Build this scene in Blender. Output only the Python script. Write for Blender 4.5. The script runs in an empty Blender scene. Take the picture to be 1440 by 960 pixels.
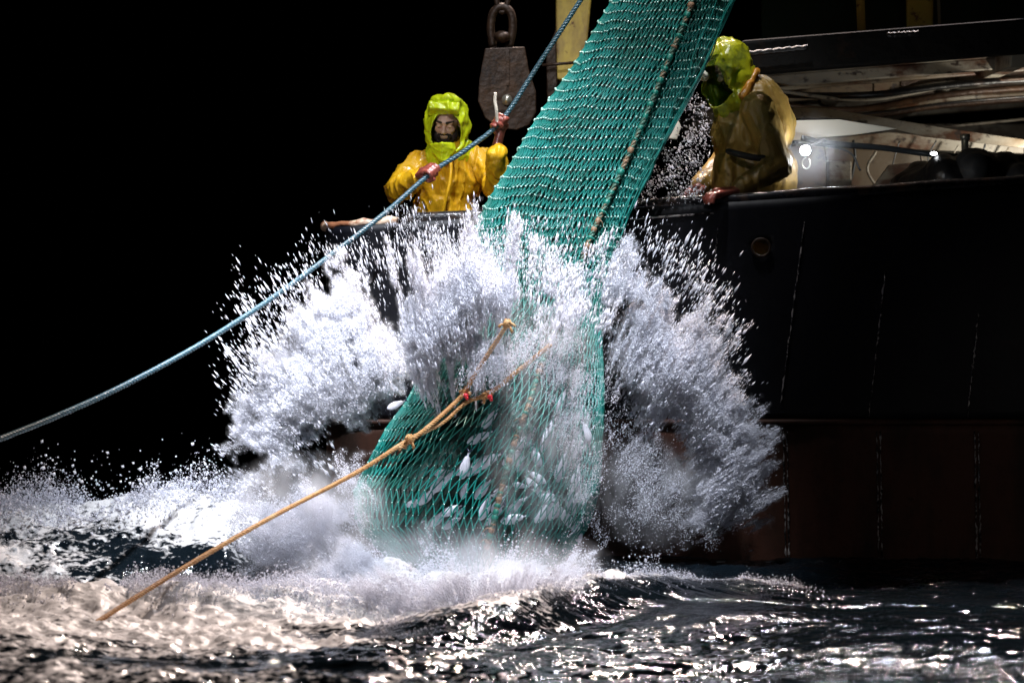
import bpy, bmesh, math, random
import numpy as np
from mathutils import Vector, Matrix, Quaternion

# ------------------------------------------------------------------ camera, world, lamps
S = bpy.context.scene
COL = S.collection
F = 4240.0; CX, CY = 720.0, 480.0
CAM = Vector((0.0, -16.0, 1.5)); PITCH = math.atan(87.0 / F)
cam = bpy.data.cameras.new('camera'); cam_o = bpy.data.objects.new('camera', cam); COL.objects.link(cam_o)
cam.sensor_width = 36.0; cam.lens = 36.0 * F / 1440.0
cam.clip_start = 0.1; cam.clip_end = 2000.0
cam_o.location = CAM; cam_o.rotation_euler = (math.pi / 2 - PITCH, 0, 0)
cam.dof.use_dof = True; cam.dof.focus_distance = 15.6; cam.dof.aperture_fstop = 2.2; cam.dof.aperture_blades = 9
S.camera = cam_o

def P(px, py, Y):
    """world point seen at photo pixel (1440 x 960) on the plane y = Y"""
    d = Vector(((px - CX) / F, 1.0, -(py - CY) / F))
    c, s = math.cos(PITCH), math.sin(PITCH)
    d = Vector((d.x, d.y * c + d.z * s, d.z * c - d.y * s))
    return CAM + d * ((Y - CAM.y) / d.y)

W = bpy.data.worlds.new('World'); S.world = W; W.use_nodes = True
wn = W.node_tree.nodes; wl = W.node_tree.links
bg = wn['Background']; sky = wn.new('ShaderNodeTexSky'); sky.sky_type = 'NISHITA'; sky.sun_disc = False
sky.sun_elevation = math.radians(-4); sky.sun_rotation = math.radians(150)
wl.new(sky.outputs[0], bg.inputs[0]); bg.inputs[1].default_value = 0.002

def spot(name, loc, target, power, color, size_deg, blend=0.4, radius=0.15):
    l = bpy.data.lights.new(name, 'SPOT'); o = bpy.data.objects.new(name, l); COL.objects.link(o)
    l.energy = power; l.color = color; l.spot_size = math.radians(size_deg); l.spot_blend = blend; l.shadow_soft_size = radius
    o.location = loc; o.rotation_euler = (Vector(target) - Vector(loc)).to_track_quat('-Z', 'Y').to_euler()
    return o
# unseen floodlights above the trawler's deck and outboard of it
spot('gantry_floodlight', (0.4, -3.4, 8.8), (-0.5, -0.9, 0.8), 7400, (0.88, 0.92, 1.0), 29, 0.8, 0.12)
spot('stern_floodlight', (-3.4, -6.4, 6.0), (-1.15, -0.6, 0.85), 6600, (0.92, 0.94, 1.0), 14, 1.0, 0.10)
spot('net_floodlight', (-2.0, -8.0, 6.0), (0.10, 0.2, 2.55), 1280, (0.95, 0.96, 1.0), 15.5, 0.8, 0.08)
spot('deck_floodlight', (0.3, -1.0, 6.8), (0.6, 0.8, 2.4), 700, (0.97, 0.97, 1.0), 34, 0.6, 0.08)
spot('mast_floodlight', (1.0, 3.8, 9.0), (-0.9, -3.4, 0.0), 6800, (1.0, 0.80, 0.69), 54, 0.6, 0.10)
spot('boom_floodlight', (4.2, 4.5, 9.5), (2.0, -3.2, 0.0), 4600, (1.0, 0.82, 0.75), 40, 0.7, 0.10)
spot('boom_floodlight_white', (2.6, 4.4, 9.0), (1.0, -2.4, 0.0), 900, (0.8, 0.85, 1.0), 40, 0.7, 0.10)

spot('hull_fill_spot', (6.5, -12.0, 5.0), (3.2, 0.0, 0.1), 240, (1.0, 0.9, 0.82), 17, 1.0, 0.1)  # fill spot added from the camera side to lift the dark hull
vs = S.view_settings
vs.view_transform = 'Standard'; vs.look = 'None'; vs.exposure = 0.0; vs.gamma = 1.0; vs.use_curve_mapping = False
cy = S.cycles
cy.use_denoising = True
try: cy.denoiser = 'OPENIMAGEDENOISE'
except Exception: pass
cy.max_bounces = 6; cy.diffuse_bounces = 3; cy.glossy_bounces = 3; cy.transparent_max_bounces = 16
cy.sample_clamp_indirect = 4.0; cy.caustics_reflective = False; cy.caustics_refractive = False

random.seed(7); rng = np.random.default_rng(11)

# ------------------------------------------------------------------ noise
def _h(ix, iy, iz, seed):
    n = (ix.astype(np.int64) * 374761393 + iy.astype(np.int64) * 668265263 + iz.astype(np.int64) * 2147483647 * 3 + seed * 974711) & 0xffffffff
    n = ((n ^ (n >> 13)) * 1274126177) & 0xffffffff
    n = ((n ^ (n >> 16)) * 2246822519) & 0xffffffff
    return ((n ^ (n >> 15)) & 0xffffff) / float(0xffffff)
def vnoise(p, seed=0):
    i = np.floor(p).astype(np.int64); f = p - i; f = f * f * (3 - 2 * f)
    x, y, z = i[..., 0], i[..., 1], i[..., 2]; fx, fy, fz = f[..., 0], f[..., 1], f[..., 2]
    def L(a, b, t): return a + (b - a) * t
    c = lambda a, b, d: _h(x + a, y + b, z + d, seed)
    return L(L(L(c(0,0,0), c(1,0,0), fx), L(c(0,1,0), c(1,1,0), fx), fy),
             L(L(c(0,0,1), c(1,0,1), fx), L(c(0,1,1), c(1,1,1), fx), fy), fz) * 2 - 1
def fbm(p, octv=4, seed=0, gain=0.5):
    s = np.zeros(p.shape[:-1]); a = 1.0; t = 0.0; q = np.array(p, float)
    for k in range(octv):
        s += a * vnoise(q, seed + k * 17); t += a; a *= gain; q = q * 2.03 + 5.1
    return s / t
def sst(a, b, x):
    t = np.clip((x - a) / (b - a), 0, 1); return t * t * (3 - 2 * t)

# ------------------------------------------------------------------ object helpers
def tag(o, label=None, cat=None, group=None, kind=None):
    if label: o['label'] = label
    if cat: o['category'] = cat
    if group: o['group'] = group
    if kind: o['kind'] = kind
    return o
def empty(name, loc=(0, 0, 0)):
    o = bpy.data.objects.new(name, None); COL.objects.link(o); o.location = loc; o.empty_display_size = 0.2
    return o
def link_mesh(name, me, mat, parent=None, smooth=True):
    o = bpy.data.objects.new(name, me); COL.objects.link(o)
    if mat is not None and not me.materials: me.materials.append(mat)
    if parent is not None:
        o.parent = parent; o.location = tuple(-c for c in parent_world(parent))
    if smooth and len(me.polygons): me.polygons.foreach_set('use_smooth', np.ones(len(me.polygons), bool))
    return o
def parent_world(p):
    v = Vector((0, 0, 0))
    while p is not None: v = v + p.location; p = p.parent
    return v
def np_mesh(name, V, Fc, mat=None, parent=None, smooth=True):
    """V (n,3), Fc (m,k) with k = 3 or 4, all in world coordinates"""
    V = np.asarray(V, np.float32); Fc = np.asarray(Fc, np.int32)
    me = bpy.data.meshes.new(name); k = Fc.shape[1]
    me.vertices.add(len(V)); me.vertices.foreach_set('co', V.ravel())
    me.loops.add(Fc.size); me.loops.foreach_set('vertex_index', Fc.ravel())
    me.polygons.add(len(Fc)); me.polygons.foreach_set('loop_start', np.arange(0, Fc.size, k, dtype=np.int32))
    me.update(calc_edges=True)
    return link_mesh(name, me, mat, parent, smooth)

class MB:
    """collects quads of several shapes into one mesh"""
    def __init__(s): s.V = []; s.F = []; s.n = 0
    def add(s, V, Fc):
        V = np.asarray(V, float); s.V.append(V); s.F += [tuple(int(i) + s.n for i in f) for f in Fc]; s.n += len(V)
    def box(s, c, d, rot=None):
        x, y, z = (q / 2 for q in d)
        V = [Vector(v) for v in ((-x,-y,-z),(x,-y,-z),(x,y,-z),(-x,y,-z),(-x,-y,z),(x,-y,z),(x,y,z),(-x,y,z))]
        if rot is not None: V = [rot @ v for v in V]
        V = [v + Vector(c) for v in V]
        s.add(V, ((0,3,2,1),(4,5,6,7),(0,1,5,4),(1,2,6,5),(2,3,7,6),(3,0,4,7)))
    def prism(s, poly, off):
        n = len(poly); off = Vector(off)
        V = [Vector(p) for p in poly] + [Vector(p) + off for p in poly]
        s.add(V, [tuple(range(n)), tuple(range(2 * n - 1, n - 1, -1))] + [(i, i + n, (i + 1) % n + n, (i + 1) % n) for i in range(n)])
    def tube(s, pts, r, sides=8, cap=True):
        pts = np.asarray([tuple(p) for p in pts], float); n = len(pts)
        r = np.full(n, r, float) if np.isscalar(r) else np.asarray(r, float)
        t = np.gradient(pts, axis=0); t /= np.linalg.norm(t, axis=1)[:, None] + 1e-12
        u = np.zeros_like(t); a = np.array((0.31, 0.17, 0.93)); 
        if abs(t[0] @ a) > 0.9: a = np.array((1.0, 0, 0))
        u0 = np.cross(t[0], a); u0 /= np.linalg.norm(u0)
        for i in range(n):
            u0 = u0 - t[i] * (u0 @ t[i]); u0 /= np.linalg.norm(u0) + 1e-12; u[i] = u0
        w = np.cross(t, u); an = np.arange(sides) * 2 * math.pi / sides
        V = (pts[:, None] + r[:, None, None] * (np.cos(an)[None, :, None] * u[:, None] + np.sin(an)[None, :, None] * w[:, None])).reshape(-1, 3)
        Fc = [(i * sides + k, i * sides + (k + 1) % sides, (i + 1) * sides + (k + 1) % sides, (i + 1) * sides + k) for i in range(n - 1) for k in range(sides)]
        if cap: Fc += [tuple(range(sides))[::-1], tuple((n - 1) * sides + k for k in range(sides))]
        s.add(V, Fc)
    def ball(s, c, r, rot=None, seg=14, rings=9):
        r = (r, r, r) if np.isscalar(r) else r
        V = [Vector((0, 0, r[2]))]
        for i in range(1, rings):
            th = math.pi * i / rings
            for k in range(seg):
                ph = 2 * math.pi * k / seg
                V.append(Vector((r[0] * math.sin(th) * math.cos(ph), r[1] * math.sin(th) * math.sin(ph), r[2] * math.cos(th))))
        V.append(Vector((0, 0, -r[2])))
        if rot is not None: V = [rot @ v for v in V]
        V = [v + Vector(c) for v in V]
        Fc = [(0, 1 + k, 1 + (k + 1) % seg) for k in range(seg)]
        for i in range(rings - 2):
            a = 1 + i * seg
            Fc += [(a + k, a + seg + k, a + seg + (k + 1) % seg, a + (k + 1) % seg) for k in range(seg)]
        a = 1 + (rings - 2) * seg; e = len(V) - 1
        Fc += [(a + k, e, a + (k + 1) % seg) for k in range(seg)]
        s.add(V, Fc)
    def capsule(s, a, b, ra, rb, flat=1.0):
        a, b = Vector(a), Vector(b); n = 7
        ts = [0, .12, .3, .5, .7, .88, 1]
        s.tube([a.lerp(b, t) for t in ts], [ra + (rb - ra) * t for t in ts], 14)
        s.ball(a, ra * 0.999); s.ball(b, rb * 0.999)
    def mesh(s, name):
        me = bpy.data.meshes.new(name); me.from_pydata(np.concatenate(s.V).tolist(), [], s.F); me.update(); return me
    def build(s, name, mat, parent=None, smooth=True, bevel=0.0):
        me = s.mesh(name)
        bm = bmesh.new(); bm.from_mesh(me); bmesh.ops.recalc_face_normals(bm, faces=bm.faces); bm.to_mesh(me); bm.free()
        o = link_mesh(name, me, mat, parent, smooth)
        if bevel:
            m = o.modifiers.new('bevel', 'BEVEL'); m.width = bevel; m.segments = 2; m.limit_method = 'ANGLE'
        return o
    def blob(s, name, mat, parent=None, voxel=0.01, smooth=3, disp=None, cut=None, solid=0.0, post=None):
        """union of the shapes as ONE continuous skin"""
        me = s.mesh(name); t = bpy.data.objects.new('t', me); COL.objects.link(t)
        m = t.modifiers.new('r', 'REMESH'); m.mode = 'VOXEL'; m.voxel_size = voxel; m.use_smooth_shade = True
        m = t.modifiers.new('s', 'SMOOTH'); m.factor = 0.6; m.iterations = smooth
        dg = bpy.context.evaluated_depsgraph_get(); ev = t.evaluated_get(dg)
        out = bpy.data.meshes.new_from_object(ev); out.name = name
        bpy.data.objects.remove(t); bpy.data.meshes.remove(me)
        n = len(out.vertices); co = np.empty(n * 3, np.float32); out.vertices.foreach_get('co', co); co = co.reshape(-1, 3).astype(float)
        if disp is not None:
            no = np.empty(n * 3, np.float32); out.vertices.foreach_get('normal', no); no = no.reshape(-1, 3)
            co = co + no * disp(co, no)[:, None]
        if post is not None: co = post(co)
        out.vertices.foreach_set('co', co.astype(np.float32).ravel()); out.update()
        if cut is not None:
            bm = bmesh.new(); bm.from_mesh(out); bm.verts.ensure_lookup_table()
            k = cut(co); bmesh.ops.delete(bm, geom=[bm.verts[i] for i in np.nonzero(k)[0]], context='VERTS')
            bm.to_mesh(out); bm.free()
        out.materials.clear()
        o = link_mesh(name, out, mat, parent)
        if solid:
            m = o.modifiers.new('thickness', 'SOLIDIFY'); m.thickness = solid; m.offset = -1
        return o

def rope_strands(mb, pts, r, pitch=0.05, strands=3, sides=6, step=0.006, rfun=None):
    pts = np.asarray([tuple(p) for p in pts], float)
    seg = np.linalg.norm(np.diff(pts, axis=0), axis=1); L = np.concatenate(([0], np.cumsum(seg)))
    n = max(8, int(L[-1] / step)); q = np.linspace(0, L[-1], n)
    c = np.stack([np.interp(q, L, pts[:, k]) for k in range(3)], 1)
    t = np.gradient(c, axis=0); t /= np.linalg.norm(t, axis=1)[:, None]
    a = np.array((0.1, 0.9, 0.3)); u = np.cross(t, a); u /= np.linalg.norm(u, axis=1)[:, None]; w = np.cross(t, u)
    for k in range(strands):
        an = 2 * math.pi * (q / pitch + k / strands)
        rr = r * 0.52
        p = c + rr * (np.cos(an)[:, None] * u + np.sin(an)[:, None] * w)
        mb.tube(p, r * 0.56, sides)
def curve(ctrl, n=60):
    """Catmull-Rom through ctrl"""
    c = [Vector(p) for p in ctrl]; c = [c[0] * 2 - c[1]] + c + [c[-1] * 2 - c[-2]]; out = []
    m = len(c) - 3
    for i in range(m):
        k = max(2, n // m)
        for j in range(k + (i == m - 1)):
            t = j / k; p0, p1, p2, p3 = c[i:i + 4]
            out.append(0.5 * ((2 * p1) + (p2 - p0) * t + (2 * p0 - 5 * p1 + 4 * p2 - p3) * t * t + (3 * p1 - p0 - 3 * p2 + p3) * t ** 3))
    return out

# ------------------------------------------------------------------ materials
def mat(name, color, rough=0.5, metal=0.0, spec=0.5, coat=0.0, noise=None, bump=None, transl=0.0, emit=None, coord='Object'):
    """noise = [(scale, detail, lo, hi, colour, stretch)], bump = [(scale, strength, distance, stretch)]"""
    m = bpy.data.materials.new(name); m.use_nodes = True; nt = m.node_tree; N = nt.nodes; Lk = nt.links
    b = N['Principled BSDF']; tc = N.new('ShaderNodeTexCoord')
    b.inputs['Roughness'].default_value = rough; b.inputs['Metallic'].default_value = metal
    b.inputs['Specular IOR Level'].default_value = spec; b.inputs['Coat Weight'].default_value = coat; b.inputs['Coat Roughness'].default_value = 0.08
    base = None
    for k, (sc, det, lo, hi, colr, stv) in enumerate(noise or []):
        mp = N.new('ShaderNodeMapping'); mp.inputs['Scale'].default_value = stv or (1, 1, 1); mp.inputs['Location'].default_value = (k * 3.7, k * 1.3, 0)
        Lk.new(tc.outputs[coord], mp.inputs[0])
        t = N.new('ShaderNodeTexNoise'); t.inputs['Scale'].default_value = sc; t.inputs['Detail'].default_value = det; t.inputs['Roughness'].default_value = 0.65
        Lk.new(mp.outputs[0], t.inputs[0])
        r = N.new('ShaderNodeMapRange'); r.inputs[1].default_value = lo; r.inputs[2].default_value = hi; Lk.new(t.outputs[0], r.inputs[0])
        x = N.new('ShaderNodeMix'); x.data_type = 'RGBA'
        if base is None: x.inputs[6].default_value = (*color, 1)
        else: Lk.new(base, x.inputs[6])
        x.inputs[7].default_value = (*colr, 1); Lk.new(r.outputs[0], x.inputs[0]); base = x.outputs[2]
    if base is None: b.inputs['Base Color'].default_value = (*color, 1)
    else: Lk.new(base, b.inputs['Base Color'])
    prev = None
    for (sc, stg, dist, stv) in bump or []:
        mp = N.new('ShaderNodeMapping'); mp.inputs['Scale'].default_value = stv or (1, 1, 1); Lk.new(tc.outputs[coord], mp.inputs[0])
        t = N.new('ShaderNodeTexNoise'); t.inputs['Scale'].default_value = sc; t.inputs['Detail'].default_value = 5; Lk.new(mp.outputs[0], t.inputs[0])
        bp = N.new('ShaderNodeBump'); bp.inputs['Strength'].default_value = stg; bp.inputs['Distance'].default_value = dist
        Lk.new(t.outputs[0], bp.inputs['Height'])
        if prev is not None: Lk.new(prev, bp.inputs['Normal'])
        prev = bp.outputs[0]
    if prev is not None: Lk.new(prev, b.inputs['Normal'])
    if emit: b.inputs['Emission Color'].default_value = (*emit[0], 1); b.inputs['Emission Strength'].default_value = emit[1]
    if transl:
        tr = N.new('ShaderNodeBsdfTranslucent'); tr.inputs[0].default_value = (*color, 1)
        mx = N.new('ShaderNodeMixShader'); mx.inputs[0].default_value = transl
        Lk.new(b.outputs[0], mx.inputs[1]); Lk.new(tr.outputs[0], mx.inputs[2]); Lk.new(mx.outputs[0], N['Material Output'].inputs[0])
    return m
RUST = (0.10, 0.035, 0.012)
M = dict(
    hull=mat('black_blue_hull_paint', (0.0035, 0.004, 0.007), 0.5, spec=.25, noise=[(2.2, 8, .58, .8, (0.008, 0.007, 0.008), (1, 1, .25)), (9, 8, .66, .8, (0.016, 0.010, 0.008), None)], bump=[(1.4, .5, .03, None), (30, .25, .004, None)]),
    boot=mat('red_brown_antifouling', (0.066, 0.024, 0.014), 0.6, spec=.2, noise=[(3, 8, .42, .62, (0.022, 0.012, 0.008), (1, 1, .4)), (14, 8, .6, .75, (0.02, 0.012, 0.008), None)], bump=[(2, .5, .03, None), (40, .3, .004, None)]),
    weld=mat('weld_painted_glints', (0.02, 0.016, 0.016), 0.12, spec=1.0, noise=[(28, 4, .48, .56, (0.42, 0.38, 0.36), None)], bump=[(60, .8, .006, None)]),  # pale flecks paint the wet glints along the seams
    rail=mat('worn_rail_paint', (0.012, 0.012, 0.015), 0.2, noise=[(5, 8, .5, .6, (0.05, 0.03, 0.02), None)], bump=[(25, .5, .006, None)]),
    rail_lit_rust=mat('lit_rusty_rail', (0.34, 0.14, 0.07), 0.3, noise=[(7, 6, .48, .56, (0.70, 0.52, 0.38), None)], bump=[(22, .8, .012, None)]),  # rust, with the orange lamplight painted into its colour
    whitep=mat('old_white_paint', (0.24, 0.22, 0.18), 0.5, noise=[(1.6, 9, .42, .58, (0.10, 0.07, 0.04), (.6, .5, 1)), (4, 10, .50, .60, (0.07, 0.028, 0.012), (.6, .6, 1)), (19, 8, .56, .64, (0.025, 0.014, 0.01), (.6, 1, 1))], bump=[(12, .4, .006, None)]),
    cleanwhite=mat('white_paint', (0.80, 0.77, 0.66), 0.4, noise=[(7, 6, .66, .72, RUST, None)], bump=[(10, .2, .004, None)]),
    darksteel=mat('dark_wet_steel', (0.007, 0.0065, 0.007), 0.4, spec=.35, noise=[(6, 8, .55, .7, (0.03, 0.015, 0.01), None)], bump=[(18, .6, .01, None)]),
    mattblack=mat('matt_black_paint', (0.006, 0.006, 0.006), 0.75, spec=.12, noise=[(6, 8, .58, .7, (0.02, 0.012, 0.009), None)], bump=[(14, .8, .02, None)]),  # rough near-black, keeps lamp highlights off the fascia
    greensteel=mat('dark_green_paint', (0.006, 0.016, 0.010), 0.35, noise=[(4, 8, .55, .7, (0.015, 0.012, 0.008), None)], bump=[(9, .4, .01, None)]),
    yellowpost=mat('yellow_gantry_paint', (0.50, 0.36, 0.07), 0.5, noise=[(3, 9, .5, .64, (0.22, 0.14, 0.05), (1, 1, .4)), (9, 9, .58, .64, RUST, None)], bump=[(16, .5, .006, None)]),
    rusty=mat('rusty_iron', (0.030, 0.015, 0.008), 0.5, metal=0.3, noise=[(8, 8, .5, .65, (0.060, 0.030, 0.015), None), (24, 5, .6, .66, (0.02, 0.012, 0.01), None)], bump=[(20, .8, .012, None)]),
    steel=mat('galvanised_steel', (0.42, 0.40, 0.34), 0.3, metal=0.7, noise=[(6, 6, .6, .7, RUST, None)]),
    oil=mat('yellow_oilskin', (0.78, 0.43, 0.012), 0.36, spec=0.5, coat=0.08, noise=[(7, 7, .5, .75, (0.50, 0.22, 0.012), None), (40, 4, .66, .7, (0.9, 0.6, 0.2), None)], bump=[(9, .7, .03, (1, 1, .5)), (38, .35, .006, None)]),
    oil_shaded=mat('shaded_oilskin', (0.27, 0.165, 0.036), 0.44, spec=0.4, coat=0.0, noise=[(6, 7, .5, .7, (0.16, 0.12, 0.03), None), (40, 4, .66, .7, (0.5, 0.35, 0.1), None)], bump=[(8, .7, .03, (1, 1, .5)), (38, .35, .006, None)]),  # yellow oilskin darkened, its shade mixed into the colour
    orange=mat('orange_oilskin', (0.58, 0.24, 0.03), 0.32, spec=0.5, coat=0.1, bump=[(9, .7, .03, (1, 1, .5)), (38, .35, .006, None)]),
    lime=mat('lime_yellow_hood', (0.60, 0.72, 0.012), 0.28, spec=0.6, coat=0.2, bump=[(14, .5, .015, None), (50, .3, .004, None)]),
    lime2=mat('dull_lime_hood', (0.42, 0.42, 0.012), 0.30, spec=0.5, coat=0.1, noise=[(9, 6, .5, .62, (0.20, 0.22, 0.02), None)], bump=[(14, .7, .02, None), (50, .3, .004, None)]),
    skin=mat('skin', (0.56, 0.35, 0.26), 0.45, noise=[(18, 5, .5, .7, (0.46, 0.25, 0.18), None)], bump=[(120, .2, .001, None)]),
    hair=mat('dark_beard', (0.018, 0.011, 0.008), 0.7, bump=[(160, 1, .006, None)]),
    glove=mat('red_brown_rubber_glove', (0.27, 0.065, 0.045), 0.3, coat=.15, noise=[(30, 5, .5, .7, (0.14, 0.035, 0.03), None)], bump=[(70, .6, .004, None)]),
    dark=mat('black_cloth', (0.008, 0.008, 0.009), 0.7, bump=[(60, .4, .003, None)]),
    grey=mat('dark_grey_rubber', (0.03, 0.035, 0.04), 0.4, bump=[(30, .3, .004, None)]),
    net=mat('green_trawl_twine', (0.003, 0.18, 0.155), 0.36, spec=0.5, noise=[(5, 5, .45, .7, (0.003, 0.12, 0.09), None), (60, 3, .6, .7, (0.012, 0.27, 0.21), None)], bump=[(220, .6, .002, None)]),
    netin=mat('dark_net_backing', (0.002, 0.048, 0.036), 0.5, noise=[(40, 5, .45, .6, (0.001, 0.012, 0.011), (1, 1, .3))], bump=[(90, .8, .01, (1, 1, .4))]),
    knot=mat('knot_painted_highlight', (0.40, 0.66, 0.58), 0.15, spec=1.0, coat=1.0, bump=[(200, .5, .003, None)]),  # pale colour paints the white highlights of the wet knots
    blue=mat('blue_grey_polymer_rope', (0.035, 0.095, 0.13), 0.34, spec=0.7, noise=[(90, 3, .5, .66, (0.12, 0.21, 0.25), None)]),
    tan=mat('tan_manila_rope', (0.52, 0.28, 0.10), 0.55, noise=[(60, 4, .45, .65, (0.34, 0.15, 0.05), None), (6, 4, .55, .7, (0.60, 0.40, 0.20), None)], bump=[(160, .6, .002, None)]),
    cream=mat('cream_rope', (0.70, 0.62, 0.52), 0.6, bump=[(160, .6, .002, None)]),
    selv=mat('mottled_selvedge_rope', (0.05, 0.12, 0.085), 0.55, noise=[(11, 4, .5, .56, (0.20, 0.14, 0.08), None), (33, 4, .6, .66, (0.02, 0.22, 0.16), None)], bump=[(90, .8, .004, None)]),
    selvgreen=mat('green_whipping', (0.010, 0.17, 0.125), 0.4, bump=[(150, .6, .003, None)]),
    selvorange=mat('faded_olive_orange_rope', (0.26, 0.15, 0.085), 0.55, bump=[(150, .6, .003, None)]),
    red=mat('red_plastic', (0.62, 0.02, 0.03), 0.3),
    fish=mat('silver_fish_skin', (0.80, 0.82, 0.92), 0.25, noise=[(26, 4, .6, .75, (0.5, 0.5, 0.65), None)], bump=[(120, .3, .002, None)]),
    fishback=mat('dark_fish_back', (0.03, 0.04, 0.08), 0.25),
    spray=mat('white_spray_water', (0.86, 0.87, 0.94), 0.35, spec=0.5, transl=0.45),
    bead=mat('clear_water_drops', (0.86, 0.88, 0.94), 0.12, spec=0.8, transl=0.4),
    lens=mat('lit_lamp_lens', (1, 1, 1), 0.3, emit=((0.86, 0.93, 1.0), 170.0)),
    lens2=mat('small_lit_lamp', (1, 1, 1), 0.3, emit=((0.95, 0.97, 1.0), 14.0)),
)
# ------------------------------------------------------------------ sea
def graded(lo, hi, a, b, fine, grow=1.12):
    mid = list(np.arange(a, b, fine)); x = b; s = fine; up = []
    while x < hi: up.append(x); s *= grow; x += s
    up.append(hi); x = a; s = fine; dn = []
    while x > lo: s *= grow; x -= s; dn.append(max(x, lo))
    return np.array(dn[::-1] + mid + up)
def gauss(x, c, s): return np.exp(-((x - c) / s) ** 2)
def sea_fields(X, Y):
    p = np.stack([X, Y, np.zeros_like(X)], -1)
    fade = 1 / (1 + (np.maximum(0, np.hypot(X, Y + 3) - 12) / 40))
    h = 0.035 * np.sin(X * 1.3 + Y * 2.1 + fbm(p * .7, 3, 3) * 3) * fade
    h += 0.030 * fbm(p * np.array((1.6, 4.2, 1)), 4, 5) * fade
    calm = .25 + .9 * sst(-.25, .25, fbm(p * np.array((.6, 2.2, 1)), 3, 88))
    rp = 1 - np.abs(fbm(p * np.array((4.5, 11, 1)), 2, 9)) * 2
    h += 0.017 * (rp - .5) * fade * calm
    h += 0.007 * calm * (1 - 2 * np.abs(fbm(p * np.array((16, 26, 1)), 2, 21)))
    jag = fbm(p * np.array((1.7, 2, 1)), 4, 31)
    # ridge running out to the left beside the stern, with broken crest
    along = sst(-9, -3.2, X) * sst(-0.75, -1.5, X)
    yc = -0.75 + 0.12 * (X + 2); r1 = along * gauss(Y, yc + .1 * jag, 0.36) * (0.30 + 0.07 * jag + 0.06 * sst(-2.2, -1.3, X))
    # trough in front of it
    tr = -0.10 * along * gauss(Y, -1.75, .45)
    # foreground foam roller
    al2 = sst(-9, -4, X) * sst(-0.35, -1.1, X)
    r2 = al2 * gauss(Y, -2.45 + .07 * jag, .26) * (0.15 + .05 * jag)
    # water heaped up around the bag
    boil = np.exp(-(((X + .15) / .8) ** 2 + ((Y + 1.5) / .75) ** 2)) * (0.10 + .10 * fbm(p * 3, 3, 8))
    # low ridge wrapping round to the right
    yr = -3.0 + 1.45 * sst(-0.5, 1.3, X)
    r3 = sst(-0.9, 0.1, X) * sst(1.8, 1.0, X) * gauss(Y, yr, .26) * 0.075
    bow = -0.05 * gauss(Y, yr - .42, .2) * sst(-1.2, -.4, X) * sst(1.2, .3, X)
    h = h + r1 + tr + r2 + boil + r3 + bow
    fo = np.clip(r1 / .26, 0, 1) ** .8 * sst(yc - .62, yc - .1, Y) + np.clip(r2 / .05, 0, 2.4) + np.clip(boil / .07, 0, 1.2)
    fo += sst(-0.3, -1.2, X) * sst(-3.7, -3.0, Y) * sst(-1.9, -2.3, Y) * 1.15 * sst(-9, -5, X)
    fo += .9 * sst(0, .09, r3) * sst(yr - .12, yr + .05, Y) + 1.0 * sst(-1.1, -.6, X) * sst(.5, -.1, X) * sst(-3.0, -2.7, Y) * sst(-1.2, -1.6, Y)
    fo += .62 * sst(-0.9, -1.6, X) * gauss(Y, -1.5, .6) * sst(-8, -4, X) * (1 + 1.1 * fbm(p * np.array((4, 7, 1)), 4, 93))
    fo += .42 * sst(.6, -1.2, X) * sst(-2.9, -3.3, Y) * sst(-6.6, -5.0, Y) * 2.2 * sst(-.3, .05, fbm(p * np.array((1.3, 3.4, 1)), 3, 77))
    lace = fbm(p * np.array((3.2, 6, 1)), 5, 44); fine = fbm(p * np.array((14, 24, 1)), 3, 51)
    foam = np.clip(fo * 1.15 + lace * .75 + fine * .35 - .42, 0, 1) * sst(0.02, .2, fo)
    lump = (fbm(p * np.array((7, 9, 1)), 4, 61) * .05 + np.abs(fbm(p * np.array((17, 21, 1)), 3, 66)) * .035) * np.clip(foam, 0, 1)
    return h + lump, foam
xs = graded(-420, 420, -3.4, 3.6, 0.016); ys = graded(-15.5, 900, -5.4, 0.4, 0.017)
GX, GY = np.meshgrid(xs, ys); HZ, FO = sea_fields(GX, GY)
nx, ny = len(xs), len(ys)
idx = np.arange(nx * ny).reshape(ny, nx)
quads = np.stack([idx[:-1, :-1], idx[:-1, 1:], idx[1:, 1:], idx[1:, :-1]], -1).reshape(-1, 4)
sm = bpy.data.materials.new('night_sea_water'); sm.use_nodes = True
nt = sm.node_tree; N = nt.nodes; Lk = nt.links; b = N['Principled BSDF']
at = N.new('ShaderNodeAttribute'); at.attribute_name = 'foam'
tc = N.new('ShaderNodeTexCoord')
def nz(scale, detail, stv):
    mp = N.new('ShaderNodeMapping'); mp.inputs['Scale'].default_value = stv; Lk.new(tc.outputs['Object'], mp.inputs[0])
    t = N.new('ShaderNodeTexNoise'); t.inputs['Scale'].default_value = scale; t.inputs['Detail'].default_value = detail; Lk.new(mp.outputs[0], t.inputs[0]); return t.outputs[0]
f1 = nz(30, 12, (1, 1.7, 1)); mr = N.new('ShaderNodeMapRange'); mr.inputs[1].default_value = .3; mr.inputs[2].default_value = .75; mr.inputs[3].default_value = -.6; mr.inputs[4].default_value = .5; Lk.new(f1, mr.inputs[0])
ad = N.new('ShaderNodeMath'); ad.operation = 'ADD'; Lk.new(at.outputs['Fac'], ad.inputs[0]); Lk.new(mr.outputs[0], ad.inputs[1])
fr = N.new('ShaderNodeMapRange'); fr.inputs[1].default_value = .22; fr.inputs[2].default_value = .75; Lk.new(ad.outputs[0], fr.inputs[0])
mu = N.new('ShaderNodeMath'); mu.operation = 'MULTIPLY'; g0 = N.new('ShaderNodeMapRange'); g0.inputs[1].default_value = 0.0; g0.inputs[2].default_value = .12; Lk.new(at.outputs['Fac'], g0.inputs[0])
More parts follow.
